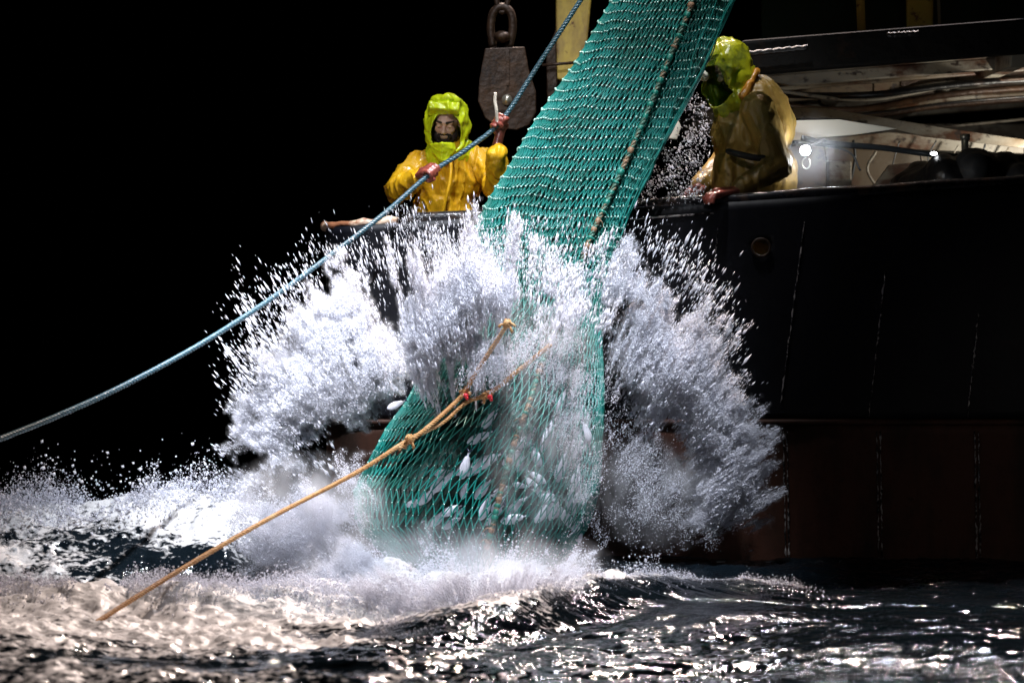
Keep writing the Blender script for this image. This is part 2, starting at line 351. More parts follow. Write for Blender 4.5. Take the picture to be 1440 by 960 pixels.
Lk.new(fr.outputs[0], mu.inputs[0]); Lk.new(g0.outputs[0], mu.inputs[1])
cm = N.new('ShaderNodeMix'); cm.data_type = 'RGBA'; cm.inputs[6].default_value = (0.004, 0.007, 0.010, 1); cm.inputs[7].default_value = (0.58, 0.575, 0.58, 1)
Lk.new(mu.outputs[0], cm.inputs[0]); Lk.new(cm.outputs[2], b.inputs['Base Color'])
rm = N.new('ShaderNodeMapRange'); rm.inputs[3].default_value = .038; rm.inputs[4].default_value = .42; Lk.new(mu.outputs[0], rm.inputs[0]); Lk.new(rm.outputs[0], b.inputs['Roughness'])
b.inputs['IOR'].default_value = 1.33
prev = None
cp = N.new('ShaderNodeMapRange'); cp.inputs[1].default_value = .38; cp.inputs[2].default_value = .55; cp.inputs[3].default_value = .22; cp.inputs[4].default_value = 1.0; Lk.new(nz(1.1, 4, (.55, 2.4, 1)), cp.inputs[0])
for (o_, dist, stg) in ((nz(7, 2, (1, 2.2, 1)), .020, 1.0), (nz(26, 3, (1, 2.0, 1)), .0070, 1.0)):
    bp = N.new('ShaderNodeBump'); bp.inputs['Distance'].default_value = dist; Lk.new(cp.outputs[0], bp.inputs['Strength']); Lk.new(o_, bp.inputs['Height'])
    if prev is not None: Lk.new(prev, bp.inputs['Normal'])
    prev = bp.outputs[0]
Lk.new(prev, b.inputs['Normal'])
sea = np_mesh('sea', np.stack([GX, GY, HZ], -1).reshape(-1, 3), quads, sm)
fa = sea.data.attributes.new('foam', 'FLOAT', 'POINT'); fa.data.foreach_set('value', FO.astype(np.float32).ravel())
tag(sea, 'dark choppy night sea with white foam around the splash', kind='structure')

# ------------------------------------------------------------------ the trawler
ship = empty('fishing_trawler', (1.0, 2.0, 0.8))
tag(ship, 'dark hulled steel fishing trawler with red brown underside and high bulwark', 'fishing boat')
def ztop(x): return 1.838 + 0.0625 * np.clip(x, -1.2, 8)
R0 = 0.22
path = [(9.0, 0.0)] + [(x, 0.0) for x in np.arange(8.9, -1.0 + R0, -0.05)]
for a in np.linspace(0, math.pi / 2, 9): path.append((-1.0 + R0 - R0 * math.sin(a), R0 - R0 * math.cos(a)))
path += [(-1.0 + .0 * y, y) for y in np.arange(.28, 5.0, .1)]
path = np.array(path)
def hull_band(name, z0, z1f, mt, thick, nz_=26, batter=0.0, seed=1):
    d = np.gradient(path, axis=0); d /= np.linalg.norm(d, axis=1)[:, None]; nrm = np.stack([-d[:, 1], d[:, 0]], 1) * -1.0
    if nrm[0, 1] > 0: nrm = -nrm
    V = []; n = len(path)
    for side in (0, 1):
        for k in range(nz_ + 1):
            zt = z1f(path[:, 0]); z = z0 + (zt - z0) * k / nz_
            q = np.stack([path[:, 0], path[:, 1], z], 1)
            dent = 0.006 * fbm(q * 1.7, 3, seed) + 0.010 * np.maximum(0, -np.cos(path[:, 0] * 2 * math.pi / .47)) * 0.35
            off = (dent if side == 0 else -thick) + batter * (z1f(path[:, 0]) - z) * -1
            xy = path + nrm * np.reshape(off, (-1, 1))
            V.append(np.stack([xy[:, 0], xy[:, 1], z], 1))
    V = np.concatenate(V); A = np.arange(2 * (nz_ + 1) * n).reshape(2, nz_ + 1, n); Fq = []
    o, i = A[0], A[1]
    f = lambda a, b_, c, d_: Fq.append(np.stack([a, b_, c, d_], -1).reshape(-1, 4))
    f(o[:-1, :-1], o[1:, :-1], o[1:, 1:], o[:-1, 1:]); f(i[:-1, :-1], i[:-1, 1:], i[1:, 1:], i[1:, :-1])
    f(o[-1, :-1], i[-1, :-1], i[-1, 1:], o[-1, 1:]); f(o[0, :-1], o[0, 1:], i[0, 1:], i[0, :-1])
    f(o[:-1, 0], i[:-1, 0], i[1:, 0], o[1:, 0]); f(o[:-1, -1], o[1:, -1], i[1:, -1], i[:-1, -1])
    return np_mesh(name, V, np.concatenate(Fq), mt, ship)
ZS = 0.755
upper = hull_band('hull_plating', ZS, ztop, M['hull'], 0.03, seed=4)
lower = hull_band('lower_hull', -1.2, lambda x: np.full_like(x, ZS - .003), M['boot'], 0.03, seed=6)
# fairlead hole through the bulwark and its ring
hc = P(1070, 348, 0)
cut = bpy.data.meshes.new('c'); bm = bmesh.new(); bmesh.ops.create_cone(bm, cap_ends=True, segments=28, radius1=.042, radius2=.042, depth=.3, matrix=Matrix.Translation(hc) @ Matrix.Rotation(math.pi / 2, 4, 'X')); bm.to_mesh(cut); bm.free()
co = bpy.data.objects.new('c', cut); COL.objects.link(co)
bmod = upper.modifiers.new('hole', 'BOOLEAN'); bmod.object = co; bmod.operation = 'DIFFERENCE'; bmod.solver = 'EXACT'
dg = bpy.context.evaluated_depsgraph_get(); nm = bpy.data.meshes.new_from_object(upper.evaluated_get(dg)); upper.modifiers.clear(); upper.data = nm
bpy.data.objects.remove(co)
mb = MB(); mb.tube([hc + Vector((.047 * math.cos(a), -.012, .047 * math.sin(a))) for a in np.linspace(0, 2 * math.pi, 33)], .007, 8, cap=False); mb.build('fairlead_ring', M['rusty'], ship)
# capping rail, rubbing strake, beads
rp = [(x, y, float(ztop(np.array(x)))) for x, y in path]
mb = MB(); d = [Vector((p[0], p[1] + (.035 if p[1] < .01 else .02), p[2] + .012 + .003 * math.sin(p[0] * 9))) for p in rp if p[0] > -0.62]; mb.tube(d, .036, 12); mb.build('capping_rail', M['rail'], ship)
sel = [p for p in rp if p[0] <= -0.60]
mb = MB(); k = len(sel); mb.tube([Vector((p[0] - .005, p[1] + .03, p[2] + .010 + .006 * math.sin(i * 2.1))) for i, p in enumerate(sel)], [.021 + .005 * math.sin(i * 1.7) + .003 * math.sin(i * .61) for i in range(k)], 12)
tag(mb.build('capping_rail', M['rail_lit_rust'], ship), 'rusty end of the capping rail at the stern corner, coloured as lit orange')
mb = MB(); mb.tube([Vector((p[0], p[1] - .004, ZS - .012)) for p in rp if p[1] < 1], .017, 8); mb.build('rubbing_strake', M['boot'], ship)
for (x0, y0, x1, y1) in ((1131, 312, 1098, 566), (1009, 320, 1000, 430), (1245, 380, 1222, 585), (1376, 440, 1360, 585)):
    mb = MB(); n = 46; a, c = P(x0, y0, 0), P(x1, y1, 0)
    mb.tube([a.lerp(c, i / n) + Vector((.002 * random.gauss(0, 1), -.006, 0)) for i in range(n + 1)], [max(.0012, random.gauss(.0032, .0016)) for i in range(n + 1)], 5)
    mb.build('weld_seam', M['weld'], ship)
for x0 in (1103, 1234, 1372, 1500):
    mb = MB(); n = 40
    for dx in (-1.5, 3.5):
        a, c = P(x0 + dx, 606, 0), P(x0 + dx + 3, 786, 0)
        mb.tube([a.lerp(c, i / n) + Vector((.0015 * random.gauss(0, 1), -.008, 0)) for i in range(n + 1)], [max(.0012, random.gauss(.0036, .002)) for i in range(n + 1)], 5)
    mb.build('weld_seam', M['weld'], ship)
for px in (906,):
    mb = MB(); mb.tube([P(888, 308, -.01), P(1003, 300, -.01)], .006, 6); mb.build('weld_seam', M['weld'], ship)
DZ = 0.80
mb = MB(); mb.box((3.94, 2.51, DZ - .03), (10.0, 4.9, .06)); mb.build('deck', M['darksteel'], ship, smooth=False)
# shelter deck overhead: slab, beams, fascia, far bulkhead
RT = Matrix.Rotation(math.radians(-4.5), 3, 'Y'); dz = .27
mb = MB(); mb.box((5.0, 4.8, 2.74 + dz), (7.4, 7.0, .06), RT); mb.build('shelter_deck', M['whitep'], ship, smooth=False)
for (yy, hh) in ((1.9, .07), (2.5, .06), (3.3, .09), (4.3, .07), (5.5, .09), (6.8, .09)):
    mb = MB(); mb.box((5.0, yy, 2.71 - hh / 2 + dz), (7.3, .07, hh), RT); mb.build('deck_beam', M['whitep'], ship, smooth=False, bevel=.008)
for xx in (2.9, 4.1):
    mb = MB(); mb.box((xx, 4.6, 2.66 + .079 * (xx - 1.55)), (.09, 6.6, .10)); mb.build('deck_girder', M['whitep'], ship, smooth=False, bevel=.008)
mb = MB(); mb.box((5.0, 1.24, 2.78 + dz), (7.4, .12, .20), RT); mb.build('fascia', M['mattblack'], ship, smooth=False, bevel=.02)
for (xa, ya, xb, yb) in ((1050, 76, 1136, 67), (1248, 50, 1292, 47)):
    mb = MB(); q_ = [P(xa + (xb - xa) * t, ya + (yb - ya) * t, 1.12) + Vector((0, 0, .003 * math.sin(t * 40))) for t in np.linspace(0, 1, 24)]; mb.tube(q_, .016, 10); mb.build('highlight_bar', M['darksteel'], ship)  # short bars added where highlights run along the dark beam
mb = MB(); mb.box((5.1, 2.2, 3.55), (7.2, .06, 1.3)); mb.build('casing_plate', M['greensteel'], ship, smooth=False, bevel=.01)
for (px, mt, w_) in ((1212, 'yellowpost', .026), (1322, 'steel', .010)):
    mb = MB(); a = P(px, 55, 2.0); mb.tube([a, a + Vector((-.05, 0, 1.2))], w_, 10); mb.build('stanchion', M[mt], ship)
mb = MB(); a = P(1293, 50, 2.08); mb.box(a + Vector((0, 0, .5)), (.16, .05, 1.1)); mb.build('casing_pillar', M['yellowpost'], ship, smooth=False, bevel=.01)
mb = MB(); mb.box((6.5, 7.3, 1.72), (8.6, .08, 1.95)); mb.build('deckhouse_bulkhead', M['whitep'], ship, smooth=False)
# sloping brace members under the shelter deck
def plate(name, pix, Y, th, mt, bev=.004):
    mb = MB(); mb.prism([P(x, y, Y) for x, y in pix], (0, th, 0)); return mb.build(name, M[mt], ship, smooth=False, bevel=bev)
plate('bracket', [(1100, 170), (1180, 168), (1262, 181), (1200, 190), (1112, 198)], 1.12, .03, 'cleanwhite')
plate('web_plate', [(1112, 150), (1160, 152), (1330, 180), (1440, 196), (1440, 208), (1300, 192), (1262, 183), (1180, 166), (1100, 166)], 1.85, .05, 'whitep')
plate('web_plate', [(1150, 196), (1250, 186), (1350, 196), (1440, 206), (1440, 216), (1330, 212), (1200, 206)], 2.4, .05, 'whitep')
plate('bulkhead_panel', [(1112, 205), (1250, 212), (1360, 216), (1360, 300), (1112, 300)], 2.9, .05, 'whitep')
plate('bulkhead_panel', [(988, 236), (1004, 222), (1012, 300), (988, 300)], 1.3, .04, 'cleanwhite')
plate('bracket', [(930, 176), (944, 150), (958, 178), (952, 196), (934, 194)], 1.5, .05, 'cleanwhite')
plate('knee_plate', [(1228, 262), (1250, 232), (1315, 226), (1290, 262), (1290, 300), (1228, 300)], 1.9, .04, 'whitep')
mb = MB(); mb.tube(curve([P(1128, 194, .95), P(1160, 201, 1.0), P(1240, 208, 1.1), P(1330, 219, 1.2), P(1440, 222, 1.2)], 40), .017, 10); mb.build('hydraulic_hose', M['grey'], ship)
mb = MB(); mb.tube(curve([P(1118, 200, .98), P(1190, 212, 1.0), P(1210, 240, 1.0)], 24), .006, 8); mb.build('cable', M['grey'], ship)
mb = MB(); a = P(1357, 192, 1.4); c = P(1357, 300, 1.4); mb.tube([a, c], .021, 14); mb.tube([a + Vector((0, 0, .015)), a - Vector((0, 0, .02))], .03, 14); mb.build('pipe_stanchion', M['steel'], ship)
for k in range(15):
    x_, y_ = 1.9 + k * .17 + random.uniform(-.05, .05), random.uniform(1.7, 4.5); z_ = 2.71 + .079 * (x_ - 1.55)
    mb = MB(); hgt = random.uniform(.05, .16); mb.prism([(x_, y_, z_), (x_ + random.uniform(.08, .25), y_, z_), (x_ + random.uniform(.02, .1), y_, z_ - hgt), (x_, y_, z_ - hgt * random.uniform(.6, 1))], (0, random.uniform(.02, .2), 0)); mb.build('bracket', M['whitep'] if k % 3 else M['rusty'], ship, smooth=False, bevel=.004)
for k in range(7):
    y_ = random.uniform(1.6, 3.6); z_ = 2.62 - .02 * k + random.uniform(-.03, .03)
    mb = MB(); mb.tube(curve([(1.5, y_, z_), (2.1, y_ + random.uniform(-.3, .3), z_ - random.uniform(.0, .07)), (2.8, y_ + random.uniform(-.3, .3), z_ + random.uniform(-.03, .1)), (4.2, y_, z_ + .15)], 40), random.uniform(.007, .022), 8); mb.build('deckhead_pipe', M[('whitep', 'rusty', 'darksteel')[k % 3]], ship)
for k in range(9):
    mb = MB(); px_ = 1165 + k * 31 + random.uniform(-8, 8); a_ = P(px_, random.uniform(196, 215), 2.3); mb.tube(curve([a_, a_ + Vector((random.uniform(-.06, .06), 0, -.12)), a_ + Vector((random.uniform(-.1, .1), .02, -.3))], 12), random.uniform(.004, .010), 6); mb.build('hanging_cable', M['grey'] if k % 2 else M['whitep'], ship)
mb = MB(); mb.box(P(1180, 262, 2.2), (.14, .12, .30)); mb.build('junction_box', M['whitep'], ship, smooth=False, bevel=.01)
mb = MB(); mb.tube([P(1270, 300, 2.0), P(1270, 252, 2.0)], .09, 24); mb.tube([P(1270, 252, 2.0), P(1270, 249, 2.0)], .11, 24); mb.build('winch_drum', M['whitep'], ship)
# gantry post and its lamp-side fittings
mb = MB(); mb.prism([P(782, -70, 1.6), P(838, -70, 1.6), P(826, 62, 1.6), P(812, 116, 1.6), P(782, 112, 1.6)], (0, .25, 0)); mb.build('gantry_post', M['yellowpost'], ship, smooth=False, bevel=.012)
mb = MB(); mb.prism([P(768, 76, 1.58), P(782, 40, 1.58), P(784, 122, 1.58), P(770, 160, 1.58)], (0, .2, 0)); mb.build('gantry_plate', M['rusty'], ship, smooth=False, bevel=.008)
mb = MB(); mb.tube([P(762, 92, 1.5), P(812, 88, 1.5)], .009, 8); mb.build('gantry_rung', M['rusty'], ship)
# everything stands on the deck: post foot
mb = MB(); q = P(800, 110, 1.7); mb.box((q.x, 1.72, (DZ + q.z) / 2), (.16, .16, q.z - DZ)); mb.build('post_foot', M['darksteel'], ship, smooth=False)
mb = MB(); mb.box((.95, 1.73, 4.9), (5.2, .22, .22)); mb.build('gantry_crossbeam', M['rusty'], ship, smooth=False, bevel=.01)
for xx in (-1.0, 3.3):
    mb = MB(); mb.box((xx, 1.95, (DZ + 4.8) / 2), (.18, .16, 4.8 - DZ)) if xx < 0 else mb.box((xx, 1.95, 3.8), (.18, .16, 1.9))
    if xx > 0: mb.build('gantry_leg', M['darksteel'], ship, smooth=False)

# pile of gear on deck
def heap(name, c, r, mt, label, cat):
    mb = MB()
    for k in range(9):
        mb.ball((c.x + random.uniform(-.6, .6) * r[0], c.y + random.uniform(-.3, .3), c.z - r[2] * random.uniform(.2, .6)), (r[0] * random.uniform(.35, .6), .22, r[2] * random.uniform(.45, .7)))
    mb.ball((c.x, c.y, c.z - r[2] * .6), (r[0] * .9, .3, r[2] * .6)); mb.box((c.x, c.y, (DZ + c.z - r[2]) / 2), (r[0] * 1.5, .4, c.z - r[2] - DZ + .1))
    o = mb.blob(name, M[mt], None, voxel=.02, smooth=4, disp=lambda p, n: .018 * fbm(p * 9, 4, 3))
    return tag(o, label, cat)
heap('tarpaulin_heap', P(1398, 226, 1.25), (.24, .3, .24), 'dark', 'dark rounded heap of wet tarpaulin right of the pipe stanchion', 'tarpaulin')
heap('net_heap', P(1316, 236, 1.35), (.26, .3, .2), 'darksteel', 'low dark heap of netting left of the pipe stanchion', 'net heap')

# work lamp hanging behind the right fisherman
lp = P(1132, 212, .46)
t = tag(empty('work_lamp', lp), 'lit white work lamp shining beside the back of the fisherman on the right', 'lamp')
mb = MB(); mb.tube([lp + Vector((0, .09, 0)), lp + Vector((0, .06, 0)), lp + Vector((0, .0, 0)), lp + Vector((0, -.012, 0))], [.018, .028, .034, .034], 20); mb.build('housing', M['darksteel'], t)
mb = MB(); mb.ball(lp + Vector((0, -.014, 0)), (.027, .012, .027), seg=20); mb.build('lens', M['lens'], t)
mb = MB(); a = lp + Vector((.008, .02, -.038)); mb.tube([a + Vector((.022 * math.cos(k), 0, -.03 + .03 * math.sin(k))) for k in np.linspace(math.pi * .5, math.pi * 2.3, 20)], .004, 7); mb.build('hook', M['steel'], t)
mb = MB(); mb.tube(curve([lp + Vector((0, .08, 0)), lp + Vector((.08, .25, .05)), P(1160, 196, 1.0)], 14), .006, 7); mb.build('cable', M['grey'], t)
pl = bpy.data.lights.new('work_lamp_light', 'POINT'); plo = bpy.data.objects.new('work_lamp_light', pl); COL.objects.link(plo); pl.energy = 7; pl.color = (.9, .95, 1); pl.shadow_soft_size = .03; plo.location = lp + Vector((.14, -.06, .0))
spot('deckhead_fill_spot', P(1500, 236, 1.7), P(1270, 128, 2.9), 70, (1.0, .93, .80), 120, .8, .05)  # spot added out of view to light the deckhead from below
lq = P(1313, 216, 1.1)
t = tag(empty('deck_light', lq), 'tiny bright white lamp far back above the deck hose', 'lamp')
mb = MB(); mb.tube([lq + Vector((0, .04, 0)), lq], .016, 12); mb.build('housing', M['darksteel'], t)
mb = MB(); mb.ball(lq + Vector((0, -.006, 0)), (.020, .008, .010)); mb.build('lens', M['lens2'], t)

# hanging block with shackle chain
bc = P(715, 128, 1.25)
t = tag(empty('pulley_block', bc + Vector((0, 0, .3))), 'big rusty hanging pulley block behind the blue rope and raised glove', 'pulley block')
def cheek(dy):
    prof = [(682, 68), (738, 66), (744, 100), (754, 130), (754, 158), (744, 176), (726, 183), (700, 180), (682, 166), (672, 142), (674, 112), (678, 90)]
    mb = MB(); mb.prism([P(x, y, 1.25 + dy) for x, y in prof], (0, .03, 0)); mb.build('cheek_plate', M['rusty'], t, smooth=False, bevel=.006)
cheek(-.07); cheek(.05)
mb = MB(); c0 = P(713, 142, 1.25); mb.tube([c0 + Vector((0, y, 0)) for y in (-.035, -.03, -.01, .01, .03, .035)], [.14, .14, .115, .115, .14, .14], 32); mb.build('sheave', M['darksteel'], t)
mb = MB(); mb.tube([c0 + Vector((0, -.10, 0)), c0 + Vector((0, .10, 0))], .03, 14); mb.build('axle_pin', M['steel'], t)
mb = MB(); mb.box(P(714, 96, 1.20) + Vector((0, -.03, 0)), (.018, .01, .20)); mb.build('rib', M['rusty'], t, smooth=False)
sh = [P(693, 66, 1.25), P(690, 40, 1.25), P(694, 18, 1.25), P(706, 10, 1.25), P(718, 18, 1.25), P(721, 40, 1.25), P(716, 66, 1.25)]
mb = MB(); mb.tube(curve(sh, 40), .024, 12); mb.build('shackle', M['rusty'], t)
mb = MB(); mb.ball(P(706, 52, 1.2), (.05, .05, .035)); mb.build('shackle_pin', M['rusty'], t)
for k in range(7):
    z0 = P(706, 10 - k * 34, 1.25); hor = k % 2
    mb = MB(); mb.tube([z0 + Vector(((.032 * math.cos(a)) * (1 - hor), (.032 * math.cos(a)) * hor, .055 + .085 * math.sin(a))) for a in np.linspace(0, 2 * math.pi, 25)], .016, 9, cap=False); mb.build('chain_link', M['rusty'], t)

# ------------------------------------------------------------------ the trawl net
NR = np.array([(-80, 905, 1075, .05, .10), (0, 860, 1031, .00, .10), (100, 800, 988, -.05, .11), (180, 745, 946, -.12, .12), (290, 682, 888, -.22, .13),
               (340, 660, 872, -.28, .15), (400, 640, 853, -.34, .20), (480, 612, 847, -.45, .28), (560, 576, 850, -.60, .36), (600, 545, 849, -.66, .40),
               (690, 497, 843, -.76, .42), (740, 500, 828, -.82, .42), (800, 560, 785, -.88, .30), (860, 625, 725, -.92, .12)], float)
CR = np.array([(620, 600), (500, 690)], float)
def netpt(th, y, out=0.0):
    """th 0..pi = front from left to right edge, pi..2pi = back; y = row height in photo units on the net's own plane"""
    th = np.asarray(th, float); y = np.asarray(y, float)
    xl, xr, yc, d = (np.interp(y, NR[:, 0], NR[:, k]) for k in (1, 2, 3, 4))
    hx = (xr - xl) / 2
    px = (xl + xr) / 2 - hx * np.cos(th)
    s = np.sin(th)
    # a crease where the hauling rope bites in
    t = np.clip(((px - 700) * -1) / 210, 0, 1); ln = 540 + t * 145
    crease = gauss(y, ln, 13) * sst(715, 660, px) * (s > 0) * .16
    Y = yc - (d + out) * np.sign(s) * np.abs(s) ** .8 + crease
    D = Y + 16.0
    x = (px - CX) / F * D + out * -np.cos(th) * .5
    z = 1.5 + (393 - y) / F * D
    return np.stack([x, Y, z], -1)
NCOL, RP = 92, 13.8
ysr = [-80.0]
while ysr[-1] < 858: ysr.append(ysr[-1] + RP * (1 + .28 * sst(420, 600, ysr[-1])))
ysr = np.array(ysr); NROW = len(ysr)
jj, ii = np.meshgrid(np.arange(NCOL), np.arange(NROW))
def lattice(inset, phase, seed):
    th = ((jj + .5 * (ii % 2) + phase) / NCOL * 2 * np.pi)
    yy = ysr[ii].astype(float)
    q = np.stack([np.cos(th) * 2.2, np.sin(th) * 2.2, yy / 60], -1)
    up = sst(470, 330, yy)
    yy = yy + 3.4 * fbm(q, 2, seed) * 2 + 1.0 * fbm(q * 7, 2, seed + 5) * 2 + phase * 9 - 2 * np.sin(th) * up
    th = th + .020 * fbm(q * 3, 2, seed + 9) * 2 - .0015 * np.clip(yy - 430, 0, 330)
    out = (.003 * up + .022 * fbm(q * .8, 3, seed + 3)) + .003 * fbm(q * 6, 2, seed + 4) - inset
    return th, yy, out, up
def build_twines(inset, phase, r, seed, knots):
    th, yy, out, up = lattice(inset, phase, seed)
    K = netpt(th, yy, out)
    V, Fq, mi = [], [], []; base = 0
    a_, b_ = [], []; 
    for sft in (0, 1):
        for i0 in (0, 1):
            i = np.arange(i0, NROW - 1, 2)
            I, J = np.meshgrid(i, np.arange(NCOL), indexing='ij')
            J2 = (J + (0 if i0 == 0 else 1) - sft) % NCOL if i0 == 0 else (J + 1 - sft) % NCOL
            if i0 == 0: J2 = (J - sft) % NCOL
            a_.append(np.stack([I.ravel(), J.ravel()], 1)); b_.append(np.stack([I.ravel() + 1, J2.ravel()], 1))
    a_ = np.concatenate(a_); b_ = np.concatenate(b_)
    A = K[a_[:, 0], a_[:, 1]]; B = K[b_[:, 0], b_[:, 1]]
    u_ = up[a_[:, 0], a_[:, 1]]
    # midpoint: sags inwards between two rows so that the rows stand out as ridges
    cen = np.stack([np.zeros(len(A)), np.full(len(A), .0), np.zeros(len(A))], 1)
    nrm = np.stack([-(np.cos(th[a_[:, 0], a_[:, 1]])), -np.sin(th[a_[:, 0], a_[:, 1]]), np.zeros(len(A))], 1)
    Mid = (A + B) / 2 - nrm * (.008 * u_)[:, None] + np.stack([rng.normal(0, .0012, len(A)) for _ in range(3)], 1)
    d = B - A; d /= np.linalg.norm(d, axis=1)[:, None] + 1e-9
    n2 = np.cross(d, nrm); n2 /= np.linalg.norm(n2, axis=1)[:, None] + 1e-9; n3 = np.cross(d, n2)
    rr = r * rng.uniform(.85, 1.15, len(A))
    ring = []
    for C_, f in ((A, .9), (Mid, 1.0), (B, .9)):
        for k in range(5):
            an = 2 * math.pi * k / 5; ring.append(C_ + (rr * f)[:, None] * (math.cos(an) * n2 + math.sin(an) * n3))
    V = np.stack(ring, 1).reshape(-1, 3); n = len(A); o = (np.arange(n) * 15)[:, None]
    Fq = np.concatenate([np.stack([o[:, 0] + s_ * 5 + k, o[:, 0] + s_ * 5 + (k + 1) % 5, o[:, 0] + s_ * 5 + 5 + (k + 1) % 5, o[:, 0] + s_ * 5 + 5 + k], 1) for s_ in (0, 1) for k in range(5)])
    if knots:
        KK = K.reshape(-1, 3); nn = np.stack([-np.cos(th), -np.sin(th), np.zeros_like(th)], -1).reshape(-1, 3); m = len(KK)
        KK = KK + nn * .003; kr = r * (1.0 + .42 * up.reshape(-1)) * rng.uniform(.8, 1.2, m)
        e1 = np.array((1, 0, 0.)); 
        dirs = [(math.cos(a) * math.cos(b), math.sin(a) * math.cos(b), math.sin(b) * 1.15) for b in (-.7, .0, .7) for a in np.linspace(0, 2 * math.pi, 7)[:6]]
        kv = (KK[:, None] + kr[:, None, None] * np.array(dirs)[None]).reshape(-1, 3); ko = len(V) + np.arange(m) * 18
        kf = [np.stack([ko + l * 6 + k, ko + l * 6 + (k + 1) % 6, ko + (l + 1) * 6 + (k + 1) % 6, ko + (l + 1) * 6 + k], 1) for l in (0, 1) for k in range(6)]
        kf += [np.stack([ko + 12, ko + 13, ko + 14, ko + 15], 1), np.stack([ko + 12, ko + 15, ko + 16, ko + 17], 1), np.stack([ko + 3, ko + 2, ko + 1, ko], 1), np.stack([ko + 5, ko + 4, ko + 3, ko], 1)]
        kf = np.concatenate(kf); mi = np.concatenate([np.zeros(len(Fq), np.int32), np.ones(len(kf), np.int32)])
        V = np.concatenate([V, kv]); Fq = np.concatenate([Fq, kf])
    return V, Fq, (mi if knots else None)
net = empty('trawl_net', P(740, 500, -.5))
tag(net, 'green trawl net hanging over the trawler side with its full bag in the water', 'fishing net')
V, Fq, mi = build_twines(0, 0, .0036, 3, True)
o = np_mesh('netting', V, Fq, M['net'], net); o.data.materials.append(M['knot']); o.data.polygons.foreach_set('material_index', mi.astype(np.int32)); o.data.update()
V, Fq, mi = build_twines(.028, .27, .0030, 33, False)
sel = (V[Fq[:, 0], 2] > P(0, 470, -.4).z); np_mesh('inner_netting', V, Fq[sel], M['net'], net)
# dark backing sheet added inside the net to keep its interior dark
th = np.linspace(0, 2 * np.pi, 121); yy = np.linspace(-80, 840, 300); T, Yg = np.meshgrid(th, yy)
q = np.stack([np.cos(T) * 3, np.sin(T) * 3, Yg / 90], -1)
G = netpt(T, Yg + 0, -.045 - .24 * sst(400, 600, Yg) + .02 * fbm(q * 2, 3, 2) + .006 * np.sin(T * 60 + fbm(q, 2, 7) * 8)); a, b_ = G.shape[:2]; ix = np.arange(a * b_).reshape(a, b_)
np_mesh('dark_backing', G.reshape(-1, 3), np.stack([ix[:-1, :-1], ix[:-1, 1:], ix[1:, 1:], ix[1:, :-1]], -1).reshape(-1, 4), M['netin'], net)
def on_net(px, py, lift=.012):
    xl, xr = np.interp(py, NR[:, 0], NR[:, 1]), np.interp(py, NR[:, 0], NR[:, 2])
    c = np.clip(((xl + xr) / 2 - px) / ((xr - xl) / 2), -1, 1)
    return Vector(netpt(math.acos(c), py, .012 + lift))
sp = [(985, -60), (973, 0), (940, 82), (901, 175), (862, 262), (828, 335), (808, 395), (790, 440), (775, 480), (758, 520), (744, 565), (722, 625), (704, 690), (692, 740), (680, 785)]
pts = curve([on_net(*p) for p in sp], 240)
mb = MB(); rope_strands(mb, pts, .013, pitch=.085, strands=3, sides=6, step=.008); mb.build('selvedge_rope', M['selv'], net)
for i in range(4, len(pts) - 4, 3):
    d = (pts[i + 1] - pts[i - 1]).normalized(); side = d.cross(Vector((0, 1, 0))).normalized()
    mb = MB(); ll = random.uniform(.006, .020); f_ = random.uniform(.8, 1.12)
    mb.tube([pts[i] - d * ll, pts[i] - d * ll * .4, pts[i] + d * ll * .4, pts[i] + d * ll], [.012 * f_, .0172 * f_, .0165 * f_, .011 * f_], 9)
    if random.random() < .4:
        s_ = random.choice((-1, 1)); mb.tube(curve([pts[i], pts[i] + side * s_ * .022 + Vector((0, -.010, .006)), pts[i] + side * s_ * .04 + d * .02 + Vector((0, .01, 0))], 8), .003, 5)
    mb.build('lacing', M['selvgreen'] if random.random() < .58 else M['selvorange'], net)
# gathered long twines along the right edge
mb = MB()
for k in range(16):
    off = random.uniform(-26, 3); w1, w2 = random.uniform(0, 6), random.uniform(.01, .03)
    c = []
    for y in np.linspace(-70, 360 + random.uniform(-60, 30), 14):
        xr = np.interp(y, NR[:, 0], NR[:, 2]); Yc = np.interp(y, NR[:, 0], NR[:, 3])
        p = P(xr + off * (.5 + .5 * math.sin(y * w2 * .5 + k)) + random.uniform(-2.5, 2.5), y, Yc - .10 + .01 * k % .08); c.append(p)
    mb.tube(curve(c, 60), .0035, 5)
mb.build('gathered_twine', M['net'], net)

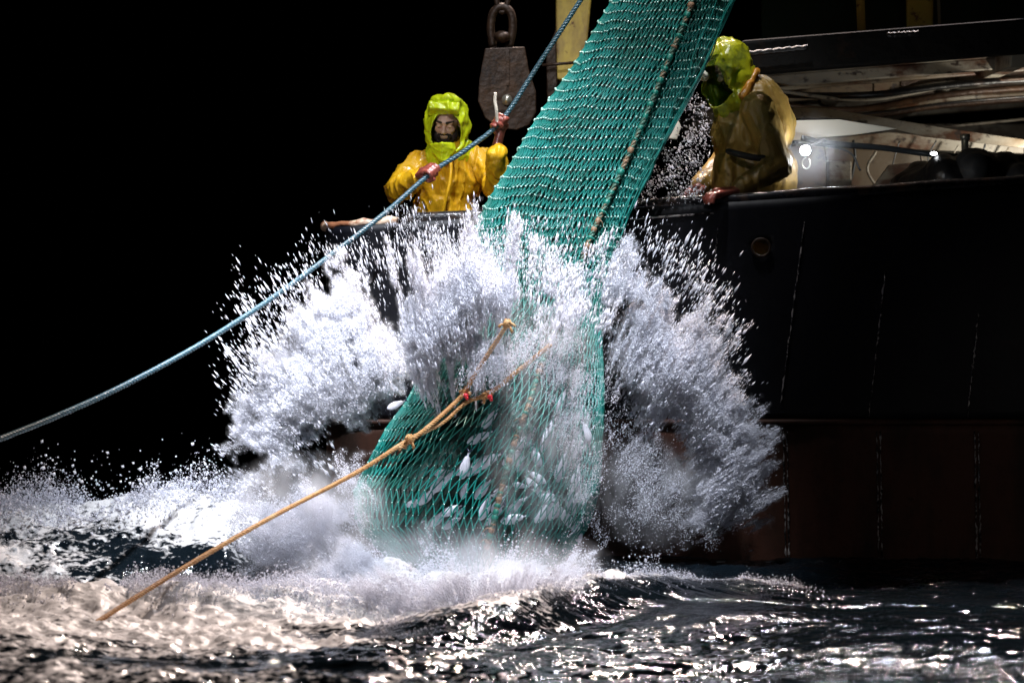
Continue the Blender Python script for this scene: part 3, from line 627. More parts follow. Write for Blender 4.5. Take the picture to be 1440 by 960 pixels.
# fish
def fish_parts(L):
    n = 16; V, Fc = [], []; seg = 12
    for i in range(n + 1):
        t = i / n; h = .5 * L * .33 * (math.sin(math.pi * min(1, t * 1.02) ** .72)) ** .8 + .004 * L * 4 * (t > .8); h = max(h, .004)
        if t > .86: h = .018 * L + .001
        for k in range(seg):
            a = 2 * math.pi * k / seg; V.append((-L / 2 + t * L * .88, h * .5 * math.sin(a), h * math.cos(a)))
    for i in range(n):
        for k in range(seg): Fc.append((i * seg + k, i * seg + (k + 1) % seg, (i + 1) * seg + (k + 1) % seg, (i + 1) * seg + k))
    return V, Fc
def fish(px, py, Y, ang, L, roll, label, bend=0.0):
    R = Matrix.Rotation(math.radians(-ang), 3, 'Y') @ Matrix.Rotation(math.radians(roll), 3, 'X'); c = P(px, py, Y)
    def w(v): v = Vector(v); v.z += bend * v.x * v.x / L; return R @ v + c
    V, Fc = fish_parts(L); mb = MB(); mb.add([w(v) for v in V], Fc)
    o = mb.build('fish', M['fish']); 
    mb = MB(); mb.prism([w((L * .36, -.002, 0)), w((L * .5, -.002, L * .11)), w((L * .45, -.002, 0)), w((L * .5, -.002, -L * .11))], R @ Vector((0, .004, 0))); mb.build('tail_fin', M['fishback'], o)
    mb = MB(); mb.prism([w((-L * .08, -.001, L * .10)), w((L * .02, -.001, L * .155)), w((L * .12, -.001, L * .10)), w((.02, -.001, L * .06))], R @ Vector((0, .003, 0))); mb.build('dorsal_fin', M['fishback'], o)
    mb = MB(); mb.ball(w((-L * .42, -L * .035, L * .015)), L * .017, seg=8, rings=6); mb.build('eye', M['fishback'], o)
    mb = MB(); n = 10; bk = [w((-L * .40 + i * L * .072, 0, L * .105 * math.sin(math.pi * (.12 + .8 * i / n)))) for i in range(n + 1)]; mb.tube(bk, [L * .022 * math.sin(math.pi * (.1 + .8 * i / n)) for i in range(n + 1)], 7); mb.build('back', M['fishback'], o)
    return tag(o, label, 'fish')
fish(559, 568, -.93, 24, .11, 8, 'small silver fish lying on the outside of the net at its left edge')
fish(655, 652, -1.13, 75, .155, 10, 'upright silver fish in the middle of the net bag left of the mottled rope')
inside = 'silver fish showing through the twines inside the net bag'
for (px, py, Y, ang, L, r) in ((692, 592, -.98, 62, .17, 30), (676, 612, -.98, 50, .15, 30), (628, 668, -1.04, 22, .17, 10), (656, 658, -1.06, 28, .12, 10), (694, 646, -1.04, 26, .18, -10), (718, 640, -1.0, 8, .15, 10), (738, 622, -1.0, 12, .14, 30), (818, 584, -.84, 80, .18, 20), (812, 626, -.86, 86, .19, 20), (826, 612, -.80, 78, .17, -10),
                               (792, 652, -.96, 62, .17, 20), (814, 668, -.88, 60, .18, 5), (806, 690, -.94, 66, .16, 5), (772, 690, -1.02, 130, .16, 5), (744, 662, -1.04, 150, .14, 0), (640, 716, -1.08, 25, .15, 0), (690, 708, -1.1, 60, .17, 15), (716, 726, -1.1, 40, .16, 0), (760, 722, -1.06, 40, .17, 0), (606, 690, -1.02, 35, .14, 0), (592, 706, -1.02, 15, .13, 0), (790, 722, -.98, 95, .16, 0)) + tuple((random.uniform(735, 822), random.uniform(560, 745), -random.uniform(.86, 1.0), random.uniform(50, 130), random.uniform(.12, .18), random.uniform(-20, 30)) for _ in range(16)) + tuple((random.uniform(600, 740), random.uniform(650, 740), -random.uniform(.98, 1.08), random.uniform(0, 80), random.uniform(.10, .16), random.uniform(-20, 30)) for _ in range(12)):
    o = fish(min(px + random.uniform(-9, 9), 824), py + random.uniform(-9, 9), Y, ang + random.uniform(-30, 30), L * random.uniform(.85, 1.1), r, inside); o['group'] = 'fish inside the net'

# ------------------------------------------------------------------ ropes
bl = [P(868, -80, .42), P(817, 0, .36), P(758, 90, .28), P(705, 170, .17), P(655, 211, .13), P(607, 243, .09), P(540, 301, -.14), P(470, 355, -.42), P(380, 421, -.8), P(280, 485, -1.2), P(170, 544, -1.65), P(80, 585, -2.0), P(0, 617, -2.3), P(-90, 652, -2.6)]
mb = MB(); blc = curve(bl, 200); rope_strands(mb, blc, .0135, pitch=.060, step=.007); tag(mb.build('blue_rope', M['blue']), 'long blue grey twisted rope running through the hooded fisherman\'s hands down to the left', 'rope')
def tan(name, ctrl, label, r=.0115, knots=(), extra=()):
    c = curve(ctrl, 140); mb = MB(); rope_strands(mb, c, r, pitch=.05, step=.007); o = mb.build(name, M['tan']); tag(o, label, 'rope')
    for kp in knots:
        mb = MB(); k0 = Vector(kp)
        for q_ in range(4):
            ax = Vector((random.uniform(-1, 1), random.uniform(-.4, .4), random.uniform(-1, 1))).normalized(); u = ax.orthogonal().normalized(); v = ax.cross(u)
            mb.tube([k0 + (u * math.cos(a) + v * math.sin(a)) * .017 + ax * .006 * math.sin(2 * a) for a in np.linspace(0, 2 * math.pi, 18)], .0085, 7, cap=False)
        for q_ in range(3):
            e = Vector((random.uniform(-1, 1), -.4, random.uniform(-1, .3))).normalized(); mb.tube([k0 + e * .01, k0 + e * .03, k0 + e * .045 + Vector((0, 0, -.012))], [.006, .006, .008], 6)
        mb.build('knot', M['tan'], o)
    return o
J = P(612, 588, -1.28)
main = tan('hauling_rope', [P(90, 900, -3.25), P(125, 881, -3.1), P(250, 803, -2.55), P(380, 728, -2.1), P(500, 665, -1.62), P(575, 618, -1.38), P(622, 594, -1.25), P(655, 566, -1.16), P(688, 553, -1.1), P(725, 524, -1.14), P(775, 484, -1.2)],
           'long tan rope rising from the foreground water across the net bag', knots=[P(576, 617, -1.39), P(687, 554, -1.12)])
side = tan('hauling_rope', [P(560, 631, -1.43), P(600, 602, -1.32), P(640, 566, -1.2), P(655, 548, -1.18), P(672, 520, -1.22), P(700, 477, -1.30), P(716, 452, -1.36)],
           'shorter tan rope branching steeply up to the left of the longer one', knots=[P(657, 549, -1.16), P(713, 455, -1.37)])
for par, q_ in ((main, P(689, 558, -1.17)), (side, P(655, 556, -1.2))):
    mb = MB(); mb.ball(q_, (.014, .012, .012)); mb.ball(q_ + Vector((.006, -.004, -.012)), (.009, .008, .010)); mb.build('red_tag', M['red'], par)
mb = MB(); e = P(703, 150, .12)
rope_strands(mb, curve([P(699, 172, .14), P(698, 155, .12), P(696, 142, .12), P(697, 131, .12)], 20), .009, pitch=.026, step=.003)
tag(mb.build('rope_tail', M['cream']), 'short cream rope end sticking up out of the raised glove', 'rope')

# ------------------------------------------------------------------ people
def fist(name, c, axis, wrist, m, par, flip=1, cuff=None):
    """five fingers closed round a rope through c"""
    c = Vector(c); axis = Vector(axis).normalized(); b = Vector(wrist) - c; b = (b - axis * b.dot(axis)).normalized(); n = axis.cross(b) * flip
    mb = MB(); w = Vector(wrist)
    pc = c + b * .040 + n * .022
    for k in range(5):
        o_ = axis * ((k - 2) * .016)
        mb.capsule(pc + o_ + b * .035 - n * .002, c + o_ * 1.1 + n * .028 + b * .012, .017, .0155)
    mb.capsule(w, pc + b * .02, .027, .026)
    for k, (ln, rr) in enumerate(((1.0, .0105), (1.06, .0112), (1.0, .0108), (.85, .0095))):
        o_ = axis * ((1.5 - k) * .0235); pr = None
        for ph in (50, 88, 125, 165, 205, 245, 285):
            if ph > 285 * ln: break
            a = math.radians(ph); R_ = .029 if ph < 170 else .0255
            p_ = c + o_ + b * math.cos(a) * R_ + n * math.sin(a) * R_
            if pr is not None: mb.capsule(pr, p_, rr, rr * .98)
            pr = p_
        mb.ball(c + o_ + (b * math.cos(1.2) + n * math.sin(1.2)) * .034, rr * 1.15)
    t0 = pc + b * .02 + axis * .03; t1 = c + axis * .048 + b * .026 - n * .004; t2 = c + axis * .040 + b * .004 - n * .030; t3 = c + axis * .022 - b * .014 - n * .033
    mb.capsule(t0, t1, .016, .0135); mb.capsule(t1, t2, .0135, .012); mb.capsule(t2, t3, .012, .0105)
    return mb.blob(name, m, par, voxel=.0042, smooth=2, disp=lambda p, nn: .0012 * fbm(p * 90, 3, 5))
def folds(amp, dirv=(1, 1, .45), seed=1, sc=9):
    dv = np.array(dirv)
    def f(p, n):
        a = fbm(p * dv * sc * .6, 3, seed) ; w = (1 - np.clip(np.abs(fbm(p * dv * sc + a[:, None] * 1.6, 2, seed + 7)) * 3.6, 0, 1)) ** 1.5
        pr = np.stack([p[:, 0] + .7 * p[:, 2], p[:, 1], p[:, 2] * .35 - .3 * p[:, 0]], 1); w2 = (1 - np.clip(np.abs(fbm(pr * dv.mean() * sc * 1.7 + a[:, None] + 3, 2, seed + 13)) * 4, 0, 1)) ** 1.5
        return amp * 1.3 * (w - .3) + amp * .7 * (w2 - .3) + amp * 1.3 * a
    return f
def head(name, c, face, up, par_label, skin_m, beard_m, scale=1.0):
    """one continuous body: head with face, neck; face = looking direction"""
    f = Vector(face).normalized(); u = Vector(up); u = (u - f * u.dot(f)).normalized(); r = f.cross(u)
    R = Matrix((r, f, u)).transposed()
    c = Vector(c); s = scale
    def q(x, y, z): return c + R @ Vector((x * s, y * s, z * s))
    return R, q
def build_head_shapes(mb, q, R, s=1.0):
    B = lambda p, rad: mb.ball(q(*p), tuple(k * s for k in rad), R)
    B((0, -.012, .03), (.076, .096, .092)); B((0, .028, -.045), (.056, .062, .058)); B((0, .052, -.083), (.030, .030, .024))
    B((0, .070, .026), (.056, .022, .014)); B((-.034, .058, -.018), (.024, .026, .022)); B((.034, .058, -.018), (.024, .026, .022))
    mb.capsule(q(0, .080, .012), q(0, .102, -.022), .009 * s, .013 * s); B((-.012, .094, -.026), (.010, .010, .008)); B((.012, .094, -.026), (.010, .010, .008))
    B((0, .084, -.048), (.026, .014, .0065)); B((0, .082, -.060), (.022, .014, .008))
    B((-.078, -.008, -.008), (.010, .020, .032)); B((.078, -.008, -.008), (.010, .020, .032))
    for sx in (-1, 1): B((sx * .031, .073, .004), (.015, .014, .011))

# --- the fisherman holding the rope
sh1, el1, wr1 = P(590, 231, .60), P(561, 266, .44), P(590, 249, .17)
sh2, el2, wr2 = P(679, 228, .60), P(702, 268, .42), P(698, 208, .20)
h1, h2 = P(607, 242.5, .09), P(702, 173, .165)
R1, q1 = head('', P(628, 172, .53), (-.16, -1, -.42), (0.04, -.2, 1), '', None, None)
mb = MB(); build_head_shapes(mb, q1, R1, .98)
mb.capsule(q1(0, -.02, -.06), P(632, 218, .60), .058, .07)
mb.capsule(P(632, 226, .63), P(627, 330, .65), .085, .085); 
mb.capsule(P(632, 224, .61), sh1, .06, .045); mb.capsule(P(632, 224, .61), sh2, .06, .045)
for a, b_, c in ((sh1, el1, wr1), (sh2, el2, wr2)): mb.capsule(a, b_, .045, .038); mb.capsule(b_, c, .038, .026)
hip = P(627, 350, .64)
for sx in (-1, 1): k = Vector((hip.x + sx * .11, .52, 1.22)); f_ = Vector((hip.x + sx * .12, .66, .88)); mb.capsule(hip + Vector((sx * .09, 0, -.02)), k, .08, .06); mb.capsule(k, f_, .058, .04)
man = mb.blob('person', M['skin'], None, voxel=.0055, smooth=1, disp=lambda p, n: .0008 * fbm(p * 60, 3, 2))
tag(man, 'fisherman in lime hood and yellow oilskins holding the blue rope with both gloved hands', 'person')
mb = MB()
for p_, r_ in (((0, .055, -.088), (.050, .036, .028)), ((-.045, .030, -.062), (.024, .040, .034)), ((.045, .030, -.062), (.024, .040, .034)), ((0, .086, -.040), (.030, .012, .008)), ((-.028, .074, -.054), (.012, .016, .018)), ((.028, .074, -.054), (.012, .016, .018)), ((0, .083, -.074), (.024, .012, .010))): mb.ball(q1(*p_), tuple(k * .98 for k in r_), R1)
mb.blob('beard', M['hair'], man, voxel=.004, smooth=1, disp=lambda p, n: .003 * fbm(p * 140, 2, 2))
mb = MB()
for sx in (-1, 1): mb.capsule(q1(sx * .016, .090, .028), q1(sx * .050, .074, .032), .0065, .0048)
mb.build('eyebrows', M['hair'], man)
for sx in (-1, 1):
    mb = MB(); mb.ball(q1(sx * .031, .076, .002), .0098, seg=10, rings=7); mb.build('eye', M['hair'], man)
    mb = MB(); mb.ball(q1(sx * .031, .0795, .005), (.0140, .0085, .0070), R1, seg=10, rings=7); mb.build('eyelid', M['skin'], man)
# jacket
mb = MB()
B = lambda p, r, rot=None: mb.ball(p, r, rot)
B(P(632, 246, .62), (.195, .13, .20)); B(P(625, 300, .64), (.172, .135, .26)); B(P(624, 345, .65), (.18, .14, .16)); mb.capsule(P(632, 214, .60), P(632, 230, .6), .10, .13)
mb.capsule(P(628, 226, .6), sh1 + Vector((.0, 0, -.005)), .09, .078); mb.capsule(P(636, 224, .6), sh2, .09, .078)
mb.capsule(sh1, el1, .080, .070); mb.capsule(el1, wr1 + (el1 - wr1) * .10, .070, .052)
mb.capsule(sh2, el2, .078, .072); mb.capsule(el2, wr2 + Vector((0, 0, -.03)), .072, .058)
jk = mb.blob('jacket', M['oil'], man, voxel=.0075, smooth=2, disp=folds(.013, (1.7, 1.2, .5), 3, 6))
mb = MB(); a = P(634, 222, .45); b_ = P(622, 330, .46)
pl_ = [a.lerp(b_, t) + Vector((.01 * math.sin(t * 6), .0 - .03 * math.sin(t * 3), 0)) for t in np.linspace(0, 1, 20)]; mb.tube(pl_, .010, 6); mb.build('storm_flap', M['oil'], man)
# trousers and boots behind the bulwark
mb = MB()
for sx in (-1, 1):
    k = Vector((hip.x + sx * .11, .50, 1.22)); f_ = Vector((hip.x + sx * .12, .66, .95)); mb.capsule(hip + Vector((sx * .08, 0, 0)), k, .125, .095); mb.capsule(k, f_, .095, .085)
mb.blob('trousers', M['oil'], man, voxel=.012, smooth=2, disp=folds(.010, (1, 1, .6), 9, 8))
for sx in (-1, 1):
    mb = MB(); x_ = hip.x + sx * .12; mb.capsule((x_, .66, 1.05), (x_, .66, .88), .065, .058); mb.capsule((x_, .66, .855), (x_, .50, .842), .052, .042); mb.blob('boot', M['dark'], man, voxel=.01, smooth=2, post=lambda c_: np.stack([c_[:, 0], c_[:, 1], np.maximum(c_[:, 2], DZ)], 1))
fist('glove', h1, blc[95] - blc[80], wr1, M['glove'], man, flip=-1)
fist('glove', h2, P(758, 90, .28) - P(705, 170, .17), wr2, M['glove'], man, flip=1)
# hood, open at the face, and the chin flap
hc1 = P(629, 178, .55)
mb = MB(); mb.ball(hc1, (.128, .150, .150)); mb.ball(P(634, 205, .57), (.115, .12, .10)); mb.ball(P(630, 160, .56), (.112, .14, .10))
mb.capsule(P(620, 218, .56), P(648, 216, .57), .085, .085)
Rb = Matrix.Rotation(math.radians(-16), 3, 'X') @ Matrix.Rotation(math.radians(4), 3, 'Y')
mb.box(P(625, 155, .44), (.160, .15, .040), Rb); mb.ball(P(628, 147, .50), (.095, .12, .045), Rb)
fc = P(627, 184, .4)
def cut1(co):
    e = ((co[:, 0] - fc.x) / .083) ** 2 + ((co[:, 2] - fc.z + .012) / .112) ** 2
    return (e < 1) & (co[:, 1] < .52) & (co[:, 2] < P(0, 161, .4).z)
mb.blob('hood', M['lime'], man, voxel=.006, smooth=3, disp=folds(.010, (1, 1, .7), 23, 9), cut=cut1, solid=.005)
mb = MB(); mb.prism([P(604, 202, .44), P(622, 200, .385), P(640, 201, .43), P(641, 211, .43), P(627, 227, .42), P(620, 227, .42), P(606, 212, .45)], (0, .03, 0))
mb.blob('chin_flap', M['lime'], man, voxel=.005, smooth=2, disp=folds(.003, (1, 1, 1), 5, 14))

# --- the fisherman on the right, in profile
st = MB(); st.box((1.30, .66, DZ + .10), (.7, .55, .20)); tag(st.build('step', M['darksteel'], None, smooth=False, bevel=.01), 'low dark steel step on the deck under the fisherman on the right', 'step')
fd = Vector((-.78, -.36, -.52))
R2, q2 = head('', P(1029, 95, .53), fd, (-.35, 0, 1), '', None, None)
shN, elN, wrN = P(1066, 156, .36), P(1094, 232, .27), P(1034, 269, .10)
shF = P(1042, 150, .76); elF = P(1020, 220, .80); wrF = P(985, 262, .60)
mb = MB(); build_head_shapes(mb, q2, R2, 1.0)
mb.capsule(q2(0, -.03, -.06), P(1050, 148, .55), .06, .07); mb.capsule(P(1055, 160, .56), P(1068, 300, .62), .13, .13)
for s_, e_, w_ in ((shN, elN, wrN), (shF, elF, wrF)): mb.capsule(P(1052, 150, .55), s_, .06, .045); mb.capsule(s_, e_, .046, .038); mb.capsule(e_, w_, .038, .026)
hip = P(1068, 330, .64); DZ2 = DZ + .20
for sx in (-1, 1): mb.capsule(hip, (hip.x + .02, .64 + sx * .12, 1.45), .08, .062); mb.capsule((hip.x + .02, .64 + sx * .12, 1.45), (hip.x + .04, .64 + sx * .12, 1.10), .058, .042)
man2 = mb.blob('person', M['skin'], None, voxel=.0055, smooth=1)
tag(man2, 'fisherman in profile with oilskins coloured as in shade and drooping lime hood, looking down beside the lit lamp', 'person')
mb = MB()
for p_, r_ in (((0, .055, -.088), (.056, .042, .036)), ((-.045, .030, -.062), (.028, .044, .040)), ((.045, .030, -.062), (.028, .044, .040)), ((0, .086, -.040), (.034, .014, .010)), ((0, .075, -.060), (.046, .022, .022))): mb.ball(q2(*p_), r_, R2)
mb.blob('beard', M['dark'], man2, voxel=.004, smooth=1, disp=lambda p, n: .003 * fbm(p * 140, 2, 2))
for sx in (-1, 1):
    mb = MB(); mb.ball(q2(sx * .031, .080, .002), .0098, seg=10, rings=7); mb.build('eye', M['cleanwhite'], man2)
mb = MB()
B(P(1064, 180, .56), (.215, .19, .24)); B(P(1066, 245, .58), (.225, .19, .25)); B(P(1070, 300, .60), (.23, .20, .20)); B(P(1072, 156, .56), (.15, .17, .15)); B(P(1066, 140, .55), (.135, .15, .13)); B(P(1030, 190, .54), (.12, .14, .19)); B(P(1022, 250, .54), (.085, .14, .22))
mb.capsule(P(1058, 145, .55), shN, .10, .09); mb.capsule(P(1050, 146, .56), shF, .10, .085)
mb.capsule(shN, elN, .098, .084); mb.capsule(elN, wrN + (elN - wrN) * .1, .082, .058)
mb.capsule(shF, elF, .085, .072); mb.capsule(elF, wrF, .070, .052)
mb.blob('jacket', M['oil_shaded'], man2, voxel=.008, smooth=2, disp=folds(.0085, (1.5, 1, .4), 47, 6))
mb = MB(); mb.capsule(P(1064, 100, .46), P(1044, 136, .40), .018, .022); mb.capsule(P(1064, 100, .46), P(1060, 104, .62), .02, .02); mb.blob('collar', M['orange'], man2, voxel=.006, smooth=3, disp=folds(.005, (1, 1, 1), 4, 8))
mb = MB(); c_ = curve([P(1022, 212, .36), P(1040, 217, .285), P(1064, 222, .235), P(1092, 222, .225)], 20); mb.tube([p + Vector((0, .010, 0)) for p in c_], [.012, .018] + [.019] * (len(c_) - 4) + [.018, .012], 8); mb.blob('shadow_strip', M['dark'], man2, voxel=.006, smooth=1)  # black strip laid on for the shadow line at the pocket
mb = MB(); mb.capsule(hip + Vector((0, 0, .1)), hip, .2, .17)
for sx in (-1, 1): mb.capsule(hip, (hip.x + .02, .64 + sx * .12, 1.45), .13, .10); mb.capsule((hip.x + .02, .64 + sx * .12, 1.45), (hip.x + .04, .64 + sx * .12, 1.14), .10, .09)
mb.blob('trousers', M['orange'], man2, voxel=.012, smooth=2, disp=folds(.010, (1, 1, .6), 19, 8))
for sx in (-1, 1):
    mb = MB(); y_ = .64 + sx * .12; x_ = hip.x + .04; mb.capsule((x_, y_, 1.26), (x_, y_, 1.08), .066, .058); mb.capsule((x_, y_, 1.055), (x_ - .17, y_, 1.042), .052, .042); mb.blob('boot', M['dark'], man2, voxel=.01, smooth=2, post=lambda c_: np.stack([c_[:, 0], c_[:, 1], np.maximum(c_[:, 2], DZ2)], 1))
# near hand resting on the rail with the fingers curled over its outer edge
def rest_hand(name, wr, knuck, m, par):
    wr, kn = Vector(wr), Vector(knuck); d = (kn - wr).normalized(); side = d.cross(Vector((0, 0, 1))).normalized(); mb = MB()
    mb.capsule(wr, kn - d * .02, .029, .030)
    for k in range(4):
        o_ = side * ((k - 1.5) * .0215); ln = (.9, 1.0, .96, .8)[k]
        a = kn + o_ - d * .012; b1 = a + (d * .038 + Vector((0, 0, -.006))) * ln; c1 = b1 + (d * .020 + Vector((0, 0, -.022))) * ln; e1 = c1 + (d * .002 + Vector((0, 0, -.022))) * ln
        mb.capsule(wr + o_ * .6, a, .018, .0145); mb.capsule(a, b1, .0125, .0115); mb.capsule(b1, c1, .0115, .0105); mb.capsule(c1, e1, .0105, .0092)
    t0 = wr + side * .03 + d * .02; t1 = kn + side * .052 - d * .012 + Vector((0, 0, -.01)); t2 = t1 + d * .034 + Vector((0, 0, -.014)); mb.capsule(t0, t1, .016, .014); mb.capsule(t1, t2, .0135, .011)
    return mb.blob(name, m, par, voxel=.004, smooth=2, disp=lambda p, nn: .001 * fbm(p * 90, 3, 5))
rest_hand('glove', wrN, P(1004, 272, -.02), M['glove'], man2)
rest_hand('glove', wrF, P(978, 268, .50) + Vector((0, 0, 0)), M['glove'], man2)
# hood
mb = MB(); hc2 = P(1022, 92, .52)
mb.ball(P(1022, 90, .52), (.150, .140, .155)); mb.ball(P(1036, 112, .53), (.120, .135, .13)); mb.ball(P(1034, 142, .51), (.100, .125, .10)); mb.ball(P(1006, 76, .50), (.095, .11, .075)); mb.capsule(P(1004, 122, .50), P(1022, 160, .48), .07, .06)
fdv = np.array(fd.normalized())
fo_ = P(1008, 118, .44)
def cut2(co):
    d = co - np.array(fo_); s_ = d @ fdv; per = d - s_[:, None] * fdv
    return (s_ > -.03) & ((per[:, 1] / .085) ** 2 + ((per[:, 0] ** 2 + per[:, 2] ** 2) / .105 ** 2) < 1)
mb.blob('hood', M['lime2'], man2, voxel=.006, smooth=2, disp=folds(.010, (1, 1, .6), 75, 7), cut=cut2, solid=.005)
mb = MB(); mb.ball(P(984, 103, .46), (.036, .05, .016), Matrix.Rotation(math.radians(25), 3, 'Y')); mb.ball(P(990, 107, .48), (.03, .05, .03)); mb.blob('cap_peak', M['cleanwhite'], man2, voxel=.004, smooth=2)
# ------------------------------------------------------------------ spray: real drops of water, each a small stretched bead
def sdf(poly, x, z):
    d = np.full(x.shape, 1e9); ins = np.zeros(x.shape, bool); n = len(poly)
    for i in range(n):
        ax, az = poly[i]; bx, bz = poly[(i + 1) % n]; ex, ez = bx - ax, bz - az
        t = np.clip(((x - ax) * ex + (z - az) * ez) / (ex * ex + ez * ez), 0, 1)
        d = np.minimum(d, np.hypot(x - ax - t * ex, z - az - t * ez))
        c = ((az <= z) & (bz > z)) | ((bz <= z) & (az > z)); xi = ax + (z - az) / (ez if ez else 1e-9) * ex; ins ^= c & (x < xi)
    return np.where(ins, d, -d)
FOG = {}
def fog_mat(d):
    if d in FOG: return FOG[d]
    m = bpy.data.materials.new('blown_spray_mist'); m.use_nodes = True; nt = m.node_tree; N = nt.nodes; N.remove(N['Principled BSDF'])
    v = N.new('ShaderNodeVolumePrincipled'); v.inputs['Color'].default_value = (.95, .955, .985, 1); v.inputs['Anisotropy'].default_value = .1; v.inputs['Density'].default_value = d
    nt.links.new(v.outputs[0], N['Material Output'].inputs['Volume']); FOG[d] = m; return m
def add_fog(ob, prob, rad, dens, vox=.012):
    g = bpy.data.node_groups.new('fog', 'GeometryNodeTree'); g.interface.new_socket('Geometry', in_out='INPUT', socket_type='NodeSocketGeometry'); g.interface.new_socket('Geometry', in_out='OUTPUT', socket_type='NodeSocketGeometry')
    N = g.nodes; Lk = g.links; gi = N.new('NodeGroupInput'); go = N.new('NodeGroupOutput')
    mp = N.new('GeometryNodeMeshToPoints'); rv = N.new('FunctionNodeRandomValue'); rv.data_type = 'BOOLEAN'; rv.inputs['Probability'].default_value = prob
    Lk.new(gi.outputs[0], mp.inputs['Mesh']); Lk.new([o for o in rv.outputs if o.type == 'BOOLEAN'][0], mp.inputs['Selection'])
    pv = N.new('GeometryNodePointsToVolume'); pv.resolution_mode = 'VOXEL_SIZE'; Lk.new(mp.outputs[0], pv.inputs['Points'])
    pv.inputs['Voxel Size'].default_value = vox; pv.inputs['Radius'].default_value = rad; pv.inputs['Density'].default_value = 1.0
    sm_ = N.new('GeometryNodeSetMaterial'); sm_.inputs['Material'].default_value = fog_mat(dens); Lk.new(pv.outputs[0], sm_.inputs[0])
    j = N.new('GeometryNodeJoinGeometry'); Lk.new(sm_.outputs[0], j.inputs[0]); Lk.new(gi.outputs[0], j.inputs[0]); Lk.new(j.outputs[0], go.inputs[0])
    m = ob.modifiers.new('mist', 'NODES'); m.node_group = g
def drops(name, C, D, r, st, mt, label, cat, fog=None):
    n = len(C); D = D / (np.linalg.norm(D, axis=1)[:, None] + 1e-9)
    a = np.tile(np.array((.21, .93, .13)), (n, 1)); u = np.cross(D, a); u /= np.linalg.norm(u, axis=1)[:, None]; w = np.cross(D, u)
    fine = r < .0027; Vs, Fs, base = [], [], 0
    for sel, k in ((fine, 3), (~fine, 5)):
        c, d, u_, w_, rr = C[sel], D[sel], u[sel], w[sel], r[sel][:, None]; L = rr * st[sel][:, None]; m = len(c); nv = k + 2
        ring = [c + rr * 1.1 * (math.cos(2 * math.pi * q / k) * u_ + math.sin(2 * math.pi * q / k) * w_) - d * L * .15 for q in range(k)]
        Vs.append(np.stack([c - d * L] + ring + [c + d * L], 1).reshape(-1, 3))
        T = np.array([(0, 1 + (q + 1) % k, 1 + q) for q in range(k)] + [(k + 1, 1 + q, 1 + (q + 1) % k) for q in range(k)])
        Fs.append(((np.arange(m) * nv)[:, None, None] + T[None]).reshape(-1, 3) + base); base += m * nv
    ob = np_mesh(name, np.concatenate(Vs), np.concatenate(Fs), mt); tag(ob, label, cat, kind='stuff')
    if fog: add_fog(ob, *fog)
    return ob
ORG = P(690, 790, -.9)
def cloud(polys, Yc, thick, n, soft, amp, rmean, rsig, st, nsc=(9, 5), seed=0, thr=0.0, grav=0.25, bias=0.0, edge_big=0.0, pw=1.0):
    poly = [((P(x, y, Yc)).x, (P(x, y, Yc)).z) for x, y in polys]; A = np.array(poly); m = soft * 1.2
    outC = []; got = 0
    while got < n:
        k = 200000; x = rng.uniform(A[:, 0].min() - m, A[:, 0].max() + m, k); z = rng.uniform(A[:, 1].min() - m, A[:, 1].max() + m, k)
        s = sdf(poly, x, z); yo = rng.uniform(-1, 1, k)
        keep = s > -m; x, z, s, yo = x[keep], z[keep], s[keep], yo[keep]
        dx, dz = x - ORG.x, z - ORG.z; an = np.arctan2(dx, dz + .4); rad = np.hypot(dx, dz + .4)
        y = yo * thick * np.sqrt(np.clip((s + m) / (thick + m), .04, 1))
        q = np.stack([an * nsc[0], np.log(rad + .1) * nsc[1], y * 3.0], -1)
        q2 = np.stack([x * 6, z * 6, y * 6], -1)
        f = fbm(q + .35 * fbm(q2, 2, seed + 50)[:, None], 5, seed, .6) * 2.2 + .7 * fbm(q2, 3, seed + 90)
        g = fbm(np.stack([an * nsc[0] * 5, rad * 7, y * 9], -1), 4, seed + 70, .7)
        w_ = q2 * np.array((1.5, 1.5, 1.2)) + 1.3 * fbm(q2 * .8, 3, seed + 31)[:, None]
        lace = 1 - np.abs(fbm(w_, 4, seed + 33, .6)) * 4.6; core = np.clip((s - .02) / .22, 0, 1)
        d = np.clip(s / soft + amp * f + bias, 0, 1) * np.clip(.42 + g * 2.2 + np.clip(s / .5, 0, .35), 0.0, 1) * np.clip(lace + .12 + core * 1.0, 0, 1)
        acc = rng.uniform(0, 1, len(x)) < d ** pw
        outC.append(np.stack([x[acc], Yc + y[acc], z[acc], s[acc]], -1)); got += acc.sum()
    C = np.concatenate(outC)[:n]; s = C[:, 3]; C = C[:, :3]
    D = C - np.array(ORG); D[:, 1] *= .4; D[:, 2] += .45; D += rng.normal(0, .05, D.shape)
    r = rmean * np.exp(rng.normal(0, rsig, n)); r = r * (1 + edge_big * np.clip(-s / soft, 0, 1)); r = np.minimum(r, .011)
    return C, D, r, st * rng.uniform(.7, 1.4, n)
def merge(lst): return [np.concatenate(k) for k in zip(*lst)]
LP = [(476, 366), (488, 392), (512, 420), (536, 446), (566, 470), (582, 520), (562, 560), (524, 586), (478, 598), (446, 604), (416, 618), (432, 650), (404, 672), (368, 690), (338, 700), (330, 672), (362, 650), (318, 634), (316, 598), (350, 584), (332, 556), (372, 530), (366, 492), (404, 484), (398, 440), (432, 436), (440, 400), (462, 408)]
CP = [(556, 480), (576, 420), (586, 372), (606, 392), (622, 346), (640, 362), (658, 322), (674, 352), (700, 334), (712, 368), (734, 356), (742, 400), (768, 416), (782, 388), (806, 400), (820, 430), (812, 468), (776, 462), (736, 440), (700, 456), (672, 496), (636, 524), (600, 545), (568, 530)]
